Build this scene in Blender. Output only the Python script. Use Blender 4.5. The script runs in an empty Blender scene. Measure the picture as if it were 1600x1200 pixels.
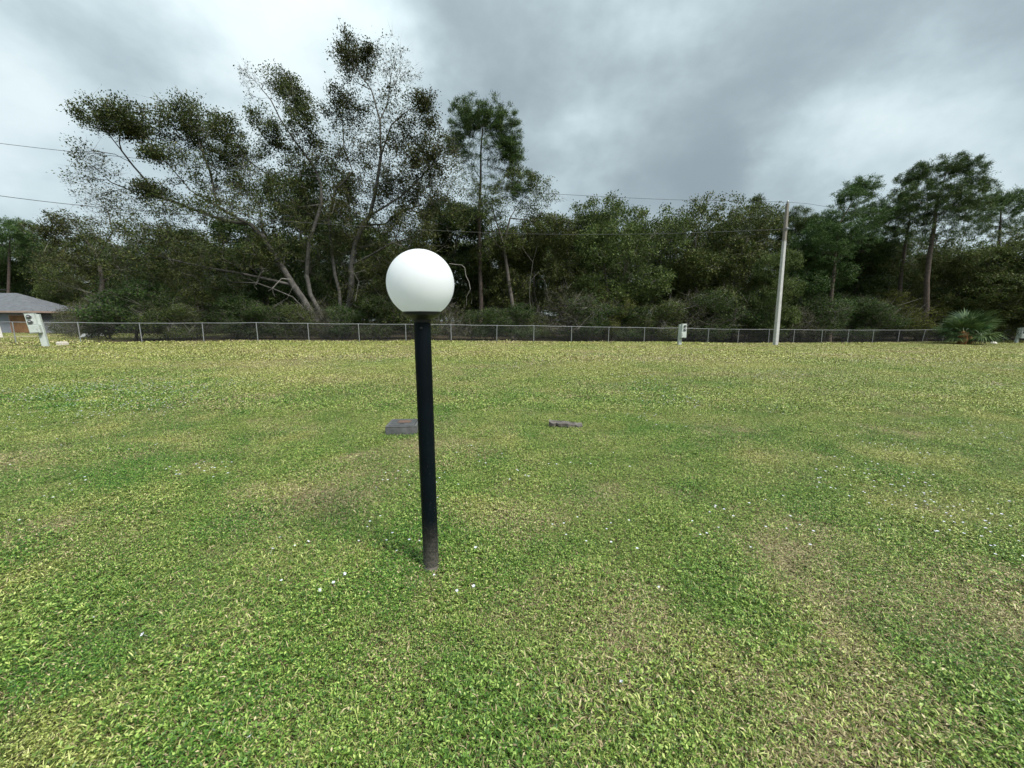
import bpy, bmesh, math, random
import numpy as np
from mathutils import Vector, Matrix
R = math.radians
rng = np.random.default_rng(11)
random.seed(11)
scene = bpy.context.scene
COL = scene.collection

# ------------------------------------------------------------------ camera
FPX, PITCH, ROLL, EYE = 622.0, R(9.0), 0.0038, 1.5
CAMP = np.array([0.0, 0.0, EYE])
fw = np.array([0, math.cos(PITCH), -math.sin(PITCH)])
up0 = np.array([0, math.sin(PITCH), math.cos(PITCH)])
rt0 = np.array([1.0, 0, 0])
rt = rt0 + ROLL * up0; rt /= np.linalg.norm(rt)
up = up0 - ROLL * rt0; up /= np.linalg.norm(up)
cam_d = bpy.data.cameras.new('camera'); cam = bpy.data.objects.new('camera', cam_d); COL.objects.link(cam)
cam_d.sensor_width = 36; cam_d.lens = 36 * FPX / 1600; cam_d.clip_start = 0.05; cam_d.clip_end = 3000
M = Matrix(((rt[0], up[0], -fw[0], 0), (rt[1], up[1], -fw[1], 0), (rt[2], up[2], -fw[2], EYE), (0, 0, 0, 1)))
cam.matrix_world = M
scene.camera = cam

def ray(x, y):
    return fw + (x - 800) / FPX * rt - (y - 600) / FPX * up
def atY(x, y, Y):                       # point of the place seen at pixel x,y that lies Y metres ahead
    d = ray(x, y); return CAMP + d * (Y / d[1])

# ------------------------------------------------------------------ light
SUN_EL, SUN_AZ = R(52), R(128)          # azimuth clockwise from +Y (behind, to the right)
sdir = Vector((math.sin(SUN_AZ) * math.cos(SUN_EL), math.cos(SUN_AZ) * math.cos(SUN_EL), math.sin(SUN_EL)))
sun_d = bpy.data.lights.new('sun', 'SUN'); sun = bpy.data.objects.new('sun', sun_d); COL.objects.link(sun)
sun_d.energy = 1.5; sun_d.angle = R(16); sun_d.color = (1.0, 0.96, 0.88)
sun.rotation_euler = sdir.to_track_quat('Z', 'Y').to_euler()
scene.view_settings.view_transform = 'Standard'; scene.view_settings.look = 'None'
scene.view_settings.exposure = 1.75; scene.view_settings.gamma = 1.0
scene.view_settings.use_curve_mapping = False
scene.cycles.use_denoising = True; scene.cycles.denoiser = 'OPENIMAGEDENOISE'; scene.cycles.denoising_input_passes = 'RGB_ALBEDO_NORMAL'; scene.cycles.denoising_prefilter = 'ACCURATE'
scene.cycles.max_bounces = 6; scene.cycles.transparent_max_bounces = 4
scene.cycles.diffuse_bounces = 3; scene.cycles.glossy_bounces = 2; scene.cycles.transmission_bounces = 3
scene.cycles.use_adaptive_sampling = True; scene.cycles.adaptive_threshold = 0.015

# ------------------------------------------------------------------ node helper
class N:
    def __init__(s, tree): s.t = tree; tree.nodes.clear()
    def n(s, kind, **kw):
        nd = s.t.nodes.new(kind)
        for k, v in kw.items():
            if k == 'op': nd.operation = v
            elif k.startswith('i') and k[1:].isdigit(): s.put(nd.inputs[int(k[1:])], v)
            else: setattr(nd, k, v)
        return nd
    def put(s, sock, v):
        if isinstance(v, bpy.types.NodeSocket): s.t.links.new(v, sock)
        else: sock.default_value = v
    def m(s, op, a, b=None, c=None, clamp=False):
        nd = s.t.nodes.new('ShaderNodeMath'); nd.operation = op; nd.use_clamp = clamp
        s.put(nd.inputs[0], a)
        if b is not None: s.put(nd.inputs[1], b)
        if c is not None: s.put(nd.inputs[2], c)
        return nd.outputs[0]
    def v(s, op, a, b=None, out=0):
        nd = s.t.nodes.new('ShaderNodeVectorMath'); nd.operation = op
        s.put(nd.inputs[0], a)
        if b is not None:
            if op == 'SCALE': s.put(nd.inputs[3], b)
            else: s.put(nd.inputs[1], b)
        return nd.outputs[out]
    def noise(s, vec, scale, detail=4, rough=0.55, dist=0.0, out=0):
        nd = s.t.nodes.new('ShaderNodeTexNoise'); s.put(nd.inputs['Vector'], vec)
        nd.inputs['Scale'].default_value = scale; nd.inputs['Detail'].default_value = detail
        nd.inputs['Roughness'].default_value = rough; nd.inputs['Distortion'].default_value = dist
        return nd.outputs[out]
    def ramp(s, fac, stops, interp='LINEAR'):
        nd = s.t.nodes.new('ShaderNodeValToRGB'); nd.color_ramp.interpolation = interp
        e = nd.color_ramp.elements
        while len(e) < len(stops): e.new(0.5)
        for el, (p, c) in zip(e, stops):
            el.position = p; el.color = (*c, 1) if len(c) == 3 else c
        s.put(nd.inputs[0], fac); return nd.outputs[0]
    def mix(s, fac, a, b, mode='MIX'):
        nd = s.t.nodes.new('ShaderNodeMix'); nd.data_type = 'RGBA'; nd.blend_type = mode
        s.put(nd.inputs[0], fac)
        for sock, v in ((nd.inputs[6], a), (nd.inputs[7], b)):
            if isinstance(v, tuple) and len(v) == 3: v = (*v, 1)
            s.put(sock, v)
        return nd.outputs[2]
    def smooth(s, x, a, b):
        nd = s.t.nodes.new('ShaderNodeMapRange'); nd.interpolation_type = 'SMOOTHSTEP'
        s.put(nd.inputs[0], x); nd.inputs[1].default_value = a; nd.inputs[2].default_value = b
        return nd.outputs[0]

# ------------------------------------------------------------------ sky: Nishita behind a deck of cloud
world = bpy.data.worlds.new('World'); scene.world = world; world.use_nodes = True
w = N(world.node_tree)
tc = w.n('ShaderNodeTexCoord').outputs['Generated']
sep = w.n('ShaderNodeSeparateXYZ', i0=tc)
dz = w.m('MAXIMUM', sep.outputs[2], 0.0)
inv = w.m('DIVIDE', 1.0, w.m('ADD', dz, 0.16))
pl = w.n('ShaderNodeCombineXYZ', i0=w.m('MULTIPLY', sep.outputs[0], inv), i1=w.m('MULTIPLY', sep.outputs[1], inv), i2=0.0).outputs[0]
warp = w.v('SUBTRACT', w.noise(pl, 1.1, 5, 0.55, out=1), (0.5, 0.5, 0.5))
pw = w.v('ADD', pl, w.v('SCALE', warp, 0.25))
n1 = w.noise(pw, 1.3, 9, 0.55)
n2 = w.noise(w.v('ADD', pw, (7.3, 2.1, 0)), 0.45, 4, 0.5)
n3 = w.noise(w.v('ADD', w.v('MULTIPLY', tc, (1, 1, 1.45)), w.v('SCALE', warp, 0.05)), 6.0, 9, 0.50, 0.0)
lum = w.m('ADD', w.m('MULTIPLY', w.m('SUBTRACT', n1, 0.5), 0.30), w.m('MULTIPLY', w.m('SUBTRACT', n2, 0.5), 0.2))
lum = w.m('ADD', lum, w.m('MULTIPLY', w.m('SUBTRACT', n3, 0.5), 1.25))
# the large light and dark masses of the deck, placed by direction
wd = w.v('ADD', tc, w.v('SCALE', w.v('SUBTRACT', w.noise(tc, 3.5, 7, 0.6, out=1), (0.5, 0.5, 0.5)), 0.17))
wd = w.v('NORMALIZE', wd)
BL = [(390, 110, .07, .34), (350, 60, .08, .22), (545, 35, .10, .34), (470, 5, .10, .18), (600, 110, .07, .16), (660, 160, .07, .12), (905, 190, .05, .24), (830, 185, .06, .20), (965, 85, .05, .18), (975, 215, .05, .14), (1190, 240, .05, .26),
      (1270, 220, .07, .32), (1350, 205, .09, .24), (1450, 190, .09, .20), (1570, 160, .10, .20), (20, 170, .08, .14), (130, 310, .12, .20), (60, 60, .20, .20), (170, 40, .13, .12), (1160, 190, .06, .10), (1010, 20, .07, .10),
      (800, 110, .13, -.46), (720, 50, .12, -.22), (880, 50, .10, -.16), (1400, 90, .20, -.28), (1300, 165, .11, -.16), (1560, 40, .18, -.20), (1120, 60, .16, -.12), (1105, 278, .05, -.28), (1150, 262, .045, -.30), (1045, 292, .07, -.20), (1240, 292, .05, -.26),
      (1000, 250, .09, -.14), (930, 280, .11, -.20), (240, 190, .11, -.14), (60, 255, .09, -.24), (200, 90, .10, -.08), (1180, 120, .10, -.08), (1480, 300, .1, .08)]
for (bx, by, sg, am) in BL:
    d = ray(bx, by); d = d / np.linalg.norm(d)
    k = 1.0 / (sg * sg)
    e = w.m('EXPONENT', w.m('MULTIPLY', w.m('SUBTRACT', w.v('DOT_PRODUCT', wd, tuple(d), out=1), 1.0), k))
    lum = w.m('MULTIPLY_ADD', e, am * (.75 if am > 0 and by < 120 else .65 if am < -.25 and by < 200 else 1.25 if am < 0 and by > 255 and bx > 1000 else .7 if am < 0 and by > 240 else .95), lum)
lum = w.m('MULTIPLY_ADD', w.m('TANH', w.m('MULTIPLY', lum, 2.1)), 0.48, 0.55)
cl = w.ramp(lum, [(0.0, (0.074, 0.090, 0.096)), (0.2, (0.100, 0.121, 0.128)), (0.5, (0.150, 0.181, 0.188)), (0.75, (0.202, 0.238, 0.243)), (1.0, (0.268, 0.297, 0.299))])
# an overcast deck is brighter towards the zenith
grad = w.m('MULTIPLY_ADD', w.m('POWER', dz, 3.0), 1.9, 0.99)
cl = w.v('SCALE', cl, grad)
sky = w.n('ShaderNodeTexSky', sky_type='NISHITA'); sky.sun_disc = False
sky.sun_elevation = SUN_EL; sky.sun_rotation = SUN_AZ; sky.air_density = 1.0; sky.dust_density = 2.0
nsky = w.v('SCALE', sky.outputs[0], 0.06)
fin = w.mix(0.12, cl, nsky)
bg = w.n('ShaderNodeBackground'); w.put(bg.inputs[0], fin); bg.inputs[1].default_value = 1.0
wo = w.n('ShaderNodeOutputWorld'); w.t.links.new(bg.outputs[0], wo.inputs[0])
world.cycles.sampling_method = 'MANUAL'; world.cycles.sample_map_resolution = 512

# ------------------------------------------------------------------ materials
MATS = {}
def mat(name, build):
    m = bpy.data.materials.new(name); m.use_nodes = True
    s = N(m.node_tree); out = s.n('ShaderNodeOutputMaterial')
    sh = build(s); s.t.links.new(sh, out.inputs[0]); MATS[name] = m; return m
def prin(s, col, rough=0.7, metal=0.0, spec=0.5, bump=None, bstr=0.3, bdist=0.01):
    p = s.n('ShaderNodeBsdfPrincipled')
    s.put(p.inputs['Base Color'], (*col, 1) if isinstance(col, tuple) and len(col) == 3 else col)
    s.put(p.inputs['Roughness'], rough); p.inputs['Metallic'].default_value = metal
    p.inputs['Specular IOR Level'].default_value = spec
    if bump is not None:
        b = s.n('ShaderNodeBump'); b.inputs['Strength'].default_value = bstr; b.inputs['Distance'].default_value = bdist
        s.put(b.inputs['Height'], bump); s.t.links.new(b.outputs[0], p.inputs['Normal'])
    return p.outputs[0]
def objc(s): return s.n('ShaderNodeTexCoord').outputs['Object']
def speck(name, c1, c2, scale, rough=0.7, metal=0.0, bstr=0.3, spec=0.5):
    def b(s):
        nz = s.noise(objc(s), scale, 6, 0.6)
        col = s.ramp(nz, [(0.3, c1), (0.7, c2)])
        return prin(s, col, rough, metal, spec, nz, bstr)
    return mat(name, b)

def leafmat(name, stops, trans=0.25, rough=0.55, spec=0.12, vary=0.3):
    def b(s):
        g = s.n('ShaderNodeNewGeometry'); oi = s.n('ShaderNodeObjectInfo')
        r = s.m('MULTIPLY_ADD', g.outputs['Random Per Island'], 0.75, s.m('MULTIPLY', s.noise(g.outputs['Position'], 0.55, 3, 0.6), 0.5))
        r = s.m('SUBTRACT', r, 0.12, clamp=True)
        col = s.ramp(r, stops)
        br = s.m('MULTIPLY_ADD', oi.outputs['Random'], vary, 1 - vary / 2)
        hsv = s.n('ShaderNodeHueSaturation'); s.put(hsv.inputs['Value'], br)
        s.put(hsv.inputs['Hue'], s.m('MULTIPLY_ADD', oi.outputs['Random'], 0.03, 0.485)); s.put(hsv.inputs['Color'], col)
        col = hsv.outputs[0]
        p = prin(s, col, rough, 0, spec)
        t = s.n('ShaderNodeBsdfTranslucent'); s.put(t.inputs[0], col)
        mx = s.n('ShaderNodeMixShader'); mx.inputs[0].default_value = trans
        s.t.links.new(p, mx.inputs[1]); s.t.links.new(t.outputs[0], mx.inputs[2]); return mx.outputs[0]
    return mat(name, b)
leafmat('oak_leaf', [(0.0, (0.015, 0.024, 0.008)), (0.45, (0.048, 0.064, 0.020)), (0.8, (0.098, 0.110, 0.036)), (1.0, (0.15, 0.11, 0.05))])
leafmat('olive_leaf', [(0.0, (0.018, 0.029, 0.008)), (0.5, (0.062, 0.088, 0.024)), (0.85, (0.125, 0.148, 0.045)), (1.0, (0.17, 0.15, 0.06))])
leafmat('dark_leaf', [(0.0, (0.011, 0.024, 0.007)), (0.5, (0.038, 0.072, 0.019)), (1.0, (0.095, 0.128, 0.036))])
leafmat('light_leaf', [(0.0, (0.05, 0.065, 0.015)), (0.5, (0.11, 0.14, 0.03)), (1.0, (0.2, 0.2, 0.05))])
leafmat('pine_needle', [(0.0, (0.022, 0.044, 0.014)), (0.5, (0.056, 0.096, 0.028)), (1.0, (0.11, 0.15, 0.045))], 0.1)
leafmat('palm_leaf', [(0.0, (0.03, 0.06, 0.020)), (0.5, (0.06, 0.115, 0.036)), (1.0, (0.15, 0.21, 0.08))], 0.12, 0.4, 0.5)
speck('oak_bark', (0.032, 0.030, 0.027), (0.115, 0.108, 0.10), 3.5, 0.9, 0, 0.7)
speck('grey_bark', (0.045, 0.04, 0.034), (0.12, 0.105, 0.09), 4, 0.9, 0, 0.5)
speck('pine_bark', (0.040, 0.030, 0.025), (0.11, 0.082, 0.067), 5, 0.9, 0, 0.8)
speck('dead_wood', (0.12, 0.112, 0.10), (0.26, 0.245, 0.225), 6, 0.9)
speck('galvanized', (0.24, 0.25, 0.26), (0.36, 0.37, 0.38), 9, 0.5, 0.5, 0.1)
speck('fence_wire', (0.07, 0.075, 0.08), (0.12, 0.125, 0.13), 3, 0.6, 0.3, 0.0)
speck('wire_black', (0.03, 0.03, 0.032), (0.06, 0.06, 0.06), 3, 0.6)
speck('pedestal_paint', (0.38, 0.42, 0.40), (0.50, 0.54, 0.52), 2.5, 0.5, 0.0, 0.05)
speck('meter_ring', (0.28, 0.29, 0.30), (0.42, 0.43, 0.44), 12, 0.4, 0.6)
mat('meter_glass', lambda s: prin(s, (0.06, 0.065, 0.07), 0.12, 0, 0.6))
speck('meter_face', (0.25, 0.25, 0.24), (0.5, 0.5, 0.48), 25, 0.6)
speck('box_body', (0.06, 0.061, 0.062), (0.11, 0.112, 0.114), 14, 0.75)
speck('box_lid', (0.035, 0.036, 0.038), (0.075, 0.076, 0.08), 10, 0.7)
speck('rust', (0.07, 0.042, 0.03), (0.14, 0.085, 0.06), 40, 0.9)
speck('black_gap', (0.01, 0.01, 0.01), (0.02, 0.02, 0.02), 4, 0.8)
speck('slab_weathered', (0.03, 0.026, 0.022), (0.15, 0.135, 0.12), 12, 0.95, 0, 0.8)
speck('plywood', (0.12, 0.055, 0.02), (0.27, 0.14, 0.055), 1.3, 0.8)
speck('house_paint', (0.19, 0.21, 0.24), (0.25, 0.27, 0.305), 1.0, 0.85)
speck('fascia', (0.26, 0.19, 0.16), (0.36, 0.27, 0.23), 2, 0.7)
speck('white_board', (0.55, 0.54, 0.5), (0.8, 0.79, 0.76), 2, 0.8)
speck('pale_stone', (0.42, 0.38, 0.33), (0.7, 0.66, 0.6), 7, 0.9)
speck('sand', (0.20, 0.17, 0.12), (0.34, 0.30, 0.22), 4, 0.95)
def b_shingle(s):
    oc = objc(s)
    br = s.n('ShaderNodeTexBrick'); s.put(br.inputs['Vector'], oc); br.inputs['Scale'].default_value = 3.0
    br.inputs['Color1'].default_value = (0.08, 0.085, 0.095, 1); br.inputs['Color2'].default_value = (0.13, 0.14, 0.155, 1); br.inputs['Mortar'].default_value = (0.05, 0.05, 0.055, 1)
    br.inputs['Mortar Size'].default_value = 0.02
    col = s.mix(0.5, br.outputs[0], s.ramp(s.noise(oc, 2.2, 5), [(0.3, (0.075, 0.08, 0.09)), (0.7, (0.14, 0.15, 0.17))]))
    return prin(s, col, 0.9)
mat('shingles', b_shingle)
def b_pole(s):                                           # concrete pole: grey, brown weathered head
    oc = objc(s); z = s.n('ShaderNodeSeparateXYZ', i0=oc).outputs[2]
    nz = s.noise(oc, 4, 6, 0.6)
    col = s.ramp(nz, [(0.25, (0.36, 0.36, 0.355)), (0.75, (0.52, 0.52, 0.515))])
    hd = s.smooth(s.m('ADD', z, s.m('MULTIPLY', nz, 0.8)), 7.9, 8.3)
    col = s.mix(hd, col, (0.20, 0.18, 0.16)); return prin(s, col, 0.85, bump=nz, bstr=0.2)
mat('concrete_pole', b_pole)
def b_post(s):                                           # dark blue-black paint, splashed with dirt towards the foot
    oc = objc(s); z = s.n('ShaderNodeSeparateXYZ', i0=oc).outputs[2]
    n = s.noise(oc, 28, 8, 0.7); n3 = s.noise(oc, 260, 2, 0.5); n4 = s.noise(oc, 90, 3, 0.6)
    base = s.ramp(s.noise(oc, 6, 4), [(0.3, (0.002, 0.0035, 0.005)), (0.7, (0.003, 0.006, 0.009))])
    low = s.smooth(s.m('MULTIPLY_ADD', n, -0.26, z), 0.24, -0.20)
    dirt = s.m('MULTIPLY', low, s.m('MULTIPLY_ADD', s.smooth(n4, 0.3, 0.75), 0.8, 0.35), clamp=True)
    base = s.mix(s.m('MULTIPLY', dirt, 0.8), base, (0.155, 0.142, 0.12))
    lo2 = s.smooth(z, 1.5, 0.1)
    sp = s.m('MULTIPLY', s.smooth(n3, 0.70, 0.75), s.m('MULTIPLY_ADD', lo2, 0.5, 0.06))
    base = s.mix(sp, base, (0.42, 0.43, 0.40))
    return prin(s, base, s.m('MULTIPLY_ADD', low, 0.3, 0.45), spec=0.10, bump=n4, bstr=0.05, bdist=0.001)
mat('post_paint', b_post)
speck('black_plastic', (0.008, 0.008, 0.010), (0.016, 0.016, 0.02), 9, 0.45, 0, 0.05)
def b_globe(s):
    oc = objc(s); z = s.n('ShaderNodeSeparateXYZ', i0=oc).outputs[2]
    f = s.smooth(s.noise(oc, 75, 2, 0.5), 0.73, 0.79); g = s.noise(oc, 5, 6, 0.6)
    base = s.mix(s.m('MULTIPLY', g, 0.18), (0.90, 0.92, 0.95), (0.86, 0.88, 0.89))
    low = s.smooth(s.m('MULTIPLY_ADD', g, 0.05, z), 0.10, -0.14)
    base = s.mix(s.m('MULTIPLY', low, 0.35), base, (0.80, 0.80, 0.73))  # warm ground bounce tinted into the underside colour
    base = s.mix(s.m('MULTIPLY', f, s.m('MULTIPLY_ADD', low, 0.4, 0.12)), base, (0.3, 0.29, 0.24))
    p = prin(s, base, 0.5, spec=0.35)
    t = s.n('ShaderNodeBsdfTranslucent'); s.put(t.inputs[0], base)
    mx = s.n('ShaderNodeMixShader'); mx.inputs[0].default_value = 0.5
    s.t.links.new(p, mx.inputs[1]); s.t.links.new(t.outputs[0], mx.inputs[2]); return mx.outputs[0]
mat('globe_acrylic', b_globe)

def attr(s, name, typ='INSTANCER'):
    a = s.n('ShaderNodeAttribute'); a.attribute_type = typ; a.attribute_name = name; return a.outputs['Fac']
def b_sward(kind):
    def b(s):
        g = s.n('ShaderNodeNewGeometry'); oi = s.n('ShaderNodeObjectInfo')
        ri = g.outputs['Random Per Island']; dead = attr(s, 'dead'); yel = attr(s, 'yel')
        r2 = s.m('FRACT', s.m('MULTIPLY_ADD', oi.outputs['Random'], 7.31, s.m('MULTIPLY', ri, 3.7)))
        if kind == 'leaf':
            c1 = s.ramp(r2, [(0, (0.016, 0.046, 0.007)), (0.5, (0.105, 0.200, 0.034)), (0.82, (0.25, 0.37, 0.085)), (1, (0.44, 0.51, 0.16))])
        else:
            c1 = s.ramp(r2, [(0, (0.026, 0.052, 0.008)), (0.5, (0.175, 0.250, 0.055)), (0.82, (0.37, 0.43, 0.13)), (1, (0.54, 0.54, 0.24))])
        c2 = s.ramp(r2, [(0, (0.055, 0.070, 0.010)), (0.48, (0.30, 0.32, 0.075)), (0.82, (0.52, 0.51, 0.19)), (1, (0.72, 0.68, 0.36))])
        c3 = s.ramp(r2, [(0, (0.10, 0.075, 0.038)), (0.5, (0.34, 0.275, 0.145)), (1, (0.58, 0.50, 0.30))])
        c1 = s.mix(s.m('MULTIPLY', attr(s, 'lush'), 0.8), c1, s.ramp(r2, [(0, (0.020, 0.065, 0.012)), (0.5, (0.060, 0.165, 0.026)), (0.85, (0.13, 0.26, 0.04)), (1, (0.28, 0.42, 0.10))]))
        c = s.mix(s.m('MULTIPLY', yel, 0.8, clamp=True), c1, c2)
        pick = s.m('LESS_THAN', s.m('FRACT', s.m('MULTIPLY', r2, 13.7)), s.m('MULTIPLY_ADD', dead, 0.80, 0.015 if kind == 'leaf' else 0.07))
        hs = s.n('ShaderNodeHueSaturation'); hs.inputs['Saturation'].default_value = 1.04; s.put(hs.inputs['Color'], c); c = hs.outputs[0]
        if kind != 'straw': c = s.mix(pick, c, c3)
        else: c = c3
        p = prin(s, c, 0.42, 0, 0.28)
        t = s.n('ShaderNodeBsdfTranslucent'); s.put(t.inputs[0], c)
        mx = s.n('ShaderNodeMixShader'); mx.inputs[0].default_value = 0.16
        s.t.links.new(p, mx.inputs[1]); s.t.links.new(t.outputs[0], mx.inputs[2]); return mx.outputs[0]
    return b
mat('sward_leaf', b_sward('leaf')); mat('sward_blade', b_sward('blade')); mat('sward_straw', b_sward('straw'))
mat('petal', lambda s: prin(s, (0.58, 0.58, 0.65), 0.7))
FY0, FK = 29.0, 0.225                                    # fence line: Y = FY0 + FK * X
def b_ground(s):
    pos = s.n('ShaderNodeNewGeometry').outputs['Position']; sp = s.n('ShaderNodeSeparateXYZ', i0=pos)
    n = s.noise(pos, 14, 8, 0.65); nb = s.noise(pos, 0.45, 4, 0.55)
    lawn = s.ramp(n, [(0.25, (0.012, 0.012, 0.006)), (0.5, (0.028, 0.026, 0.013)), (0.75, (0.07, 0.06, 0.032))])
    lawn = s.mix(s.m('MULTIPLY', nb, 0.5), lawn, (0.10, 0.13, 0.035))
    lit = s.ramp(s.noise(pos, 3, 8, 0.7), [(0.3, (0.02, 0.016, 0.011)), (0.55, (0.06, 0.048, 0.03)), (0.8, (0.12, 0.10, 0.07))])
    f = s.smooth(s.m('SUBTRACT', sp.outputs[1], s.m('MULTIPLY_ADD', sp.outputs[0], FK, FY0)), 0.2, 1.4)
    return prin(s, s.mix(f, lawn, lit), 0.95, 0, 0.1, n, 0.6, 0.02)
mat('ground_soil', b_ground)

# ------------------------------------------------------------------ terrain
def sst(a, b, x):
    t = np.clip((x - a) / (b - a), 0, 1); return t * t * (3 - 2 * t)
def tz(x, y):
    x = np.asarray(x, float); y = np.asarray(y, float)
    z = 0.10 * sst(14, 24, y) * (1 - sst(-22, 4, x)) - 0.40 * sst(14, 36, y) * sst(-12, 30, x)
    z = z + 0.030 * np.sin(x * 0.55 + 1.0) * np.sin(y * 0.42 + 0.4) * sst(3, 8, y)
    return z
def gpt(x, y):                                           # where the ray through a pixel meets the ground
    d = ray(x, y); t = -EYE / d[2]
    for _ in range(30):
        p = CAMP + d * t; t += (p[2] - float(tz(p[0], p[1]))) / -d[2] * 0.8
    p = CAMP + d * t; return np.array([p[0], p[1], float(tz(p[0], p[1]))])

# ------------------------------------------------------------------ mesh helpers
def link(name, me, parent=None, kind=None):
    o = bpy.data.objects.new(name, me); COL.objects.link(o)
    if parent is not None: o.parent = parent
    if kind: o['kind'] = kind
    return o
def np_mesh(name, verts, faces, material, smooth=False):
    """faces: (n,k) int array, or list of such arrays"""
    fl = faces if isinstance(faces, list) else [faces]
    fl = [np.asarray(f, np.int32) for f in fl if len(f)]
    me = bpy.data.meshes.new(name)
    verts = np.asarray(verts, np.float32)
    me.vertices.add(len(verts)); me.vertices.foreach_set('co', verts.ravel())
    loops = np.concatenate([f.ravel() for f in fl]); tot = np.concatenate([np.full(len(f), f.shape[1], np.int32) for f in fl])
    start = np.concatenate([[0], np.cumsum(tot)[:-1]]).astype(np.int32)
    me.loops.add(len(loops)); me.loops.foreach_set('vertex_index', loops)
    me.polygons.add(len(tot)); me.polygons.foreach_set('loop_start', start); me.polygons.foreach_set('loop_total', tot)
    me.update(calc_edges=True)
    if smooth: me.polygons.foreach_set('use_smooth', np.ones(len(tot), bool))
    for m in (material if isinstance(material, (list, tuple)) else [material]): me.materials.append(MATS[m])
    return me
class BM:
    """collects shapes into one mesh"""
    def __init__(s): s.b = bmesh.new()
    def box(s, c, size, rz=0.0, bevel=0.0, mtx=None):
        m = Matrix.Translation(Vector(c)) @ Matrix.Rotation(rz, 4, 'Z') @ Matrix.Diagonal((*size, 1))
        if mtx is not None: m = mtx @ m
        r = bmesh.ops.create_cube(s.b, size=1.0, matrix=m)
        if bevel:
            ed = {e for v in r['verts'] for e in v.link_edges}
            bmesh.ops.bevel(s.b, geom=list(ed), offset=bevel, segments=2, affect='EDGES', profile=0.6)
        return s
    def cyl(s, p0, p1, r0, r1=None, seg=12, caps=True):
        p0, p1 = Vector(p0), Vector(p1); r1 = r0 if r1 is None else r1; d = p1 - p0
        m = Matrix.Translation((p0 + p1) / 2) @ d.to_track_quat('Z', 'Y').to_matrix().to_4x4()
        bmesh.ops.create_cone(s.b, cap_ends=caps, segments=seg, radius1=r0, radius2=r1, depth=d.length, matrix=m); return s
    def lathe(s, prof, seg=32, mtx=None):
        mtx = mtx or Matrix(); rings = []
        for (r, z) in prof:
            if r < 1e-6: rings.append([s.b.verts.new(mtx @ Vector((0, 0, z)))])
            else: rings.append([s.b.verts.new(mtx @ Vector((r * math.cos(2 * math.pi * k / seg), r * math.sin(2 * math.pi * k / seg), z))) for k in range(seg)])
        for a, b in zip(rings, rings[1:]):
            for k in range(seg):
                k2 = (k + 1) % seg
                if len(a) == 1 and len(b) == 1: continue
                if len(a) == 1: s.b.faces.new((a[0], b[k2], b[k]))
                elif len(b) == 1: s.b.faces.new((a[k], a[k2], b[0]))
                else: s.b.faces.new((a[k], a[k2], b[k2], b[k]))
        return s
    def poly(s, pts):
        s.b.faces.new([s.b.verts.new(Vector(p)) for p in pts]); return s
    def done(s, name, material, parent=None, smooth=False, kind=None):
        me = bpy.data.meshes.new(name)
        bmesh.ops.recalc_face_normals(s.b, faces=s.b.faces[:]); s.b.to_mesh(me); s.b.free()
        for m in (material if isinstance(material, (list, tuple)) else [material]): me.materials.append(MATS[m])
        if smooth:
            me.polygons.foreach_set('use_smooth', np.ones(len(me.polygons), bool))
            try: me.set_sharp_from_angle(angle=R(40))
            except Exception: pass
        return link(name, me, parent, kind)
def thing(name, label, cat, loc=(0, 0, 0), rz=0.0, group=None):
    o = bpy.data.objects.new(name, None); COL.objects.link(o); o.empty_display_size = 0.2
    o.location = tuple(float(c) for c in loc); o.rotation_euler = (0, 0, rz)
    tag(o, label, cat, group); return o
def tag(o, label, cat, group=None):
    o['label'] = label; o['category'] = cat
    if group: o['group'] = group
    return o

# ------------------------------------------------------------------ ground sheet
def axis(fine0, fine1, step, far):
    a = list(np.arange(fine0, fine1 + 1e-6, step)); k = step
    hi = fine1
    while hi < far: k *= 1.5; hi += k; a.append(hi)
    k = step; lo = fine0
    while lo > -far: k *= 1.5; lo -= k; a.insert(0, lo)
    return np.array(a)
gx = axis(-60, 70, 1.0, 900); gy = axis(-6, 70, 1.0, 900)
GX, GY = np.meshgrid(gx, gy); gv = np.stack([GX, GY, tz(GX, GY)], -1).reshape(-1, 3)
nx, ny = len(gx), len(gy); ii = (np.arange(ny - 1)[:, None] * nx + np.arange(nx - 1)[None]).ravel()
link('ground', np_mesh('ground', gv, np.stack([ii, ii + 1, ii + nx + 1, ii + nx], 1), 'ground_soil', True), None, 'structure')

# ------------------------------------------------------------------ numpy noise for where the sward changes
_L = rng.random((256, 256))
def vnoise(x, y, sc, seed=0):
    x = x * sc + 17.3 * seed; y = y * sc + 9.1 * seed
    xi = np.floor(x).astype(int); yi = np.floor(y).astype(int); fx = x - xi; fy = y - yi
    fx = fx * fx * (3 - 2 * fx); fy = fy * fy * (3 - 2 * fy)
    g = lambda a, b: _L[a % 256, b % 256]
    return (g(xi, yi) * (1 - fx) + g(xi + 1, yi) * fx) * (1 - fy) + (g(xi, yi + 1) * (1 - fx) + g(xi + 1, yi + 1) * fx) * fy
def fbm(x, y, sc, seed=0, o=4):
    v = 0; a = 0.5; t = 0
    for k in range(o): v = v + a * vnoise(x, y, sc * 2 ** k, seed + 5 * k); t += a; a *= 0.55
    return v / t

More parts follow.
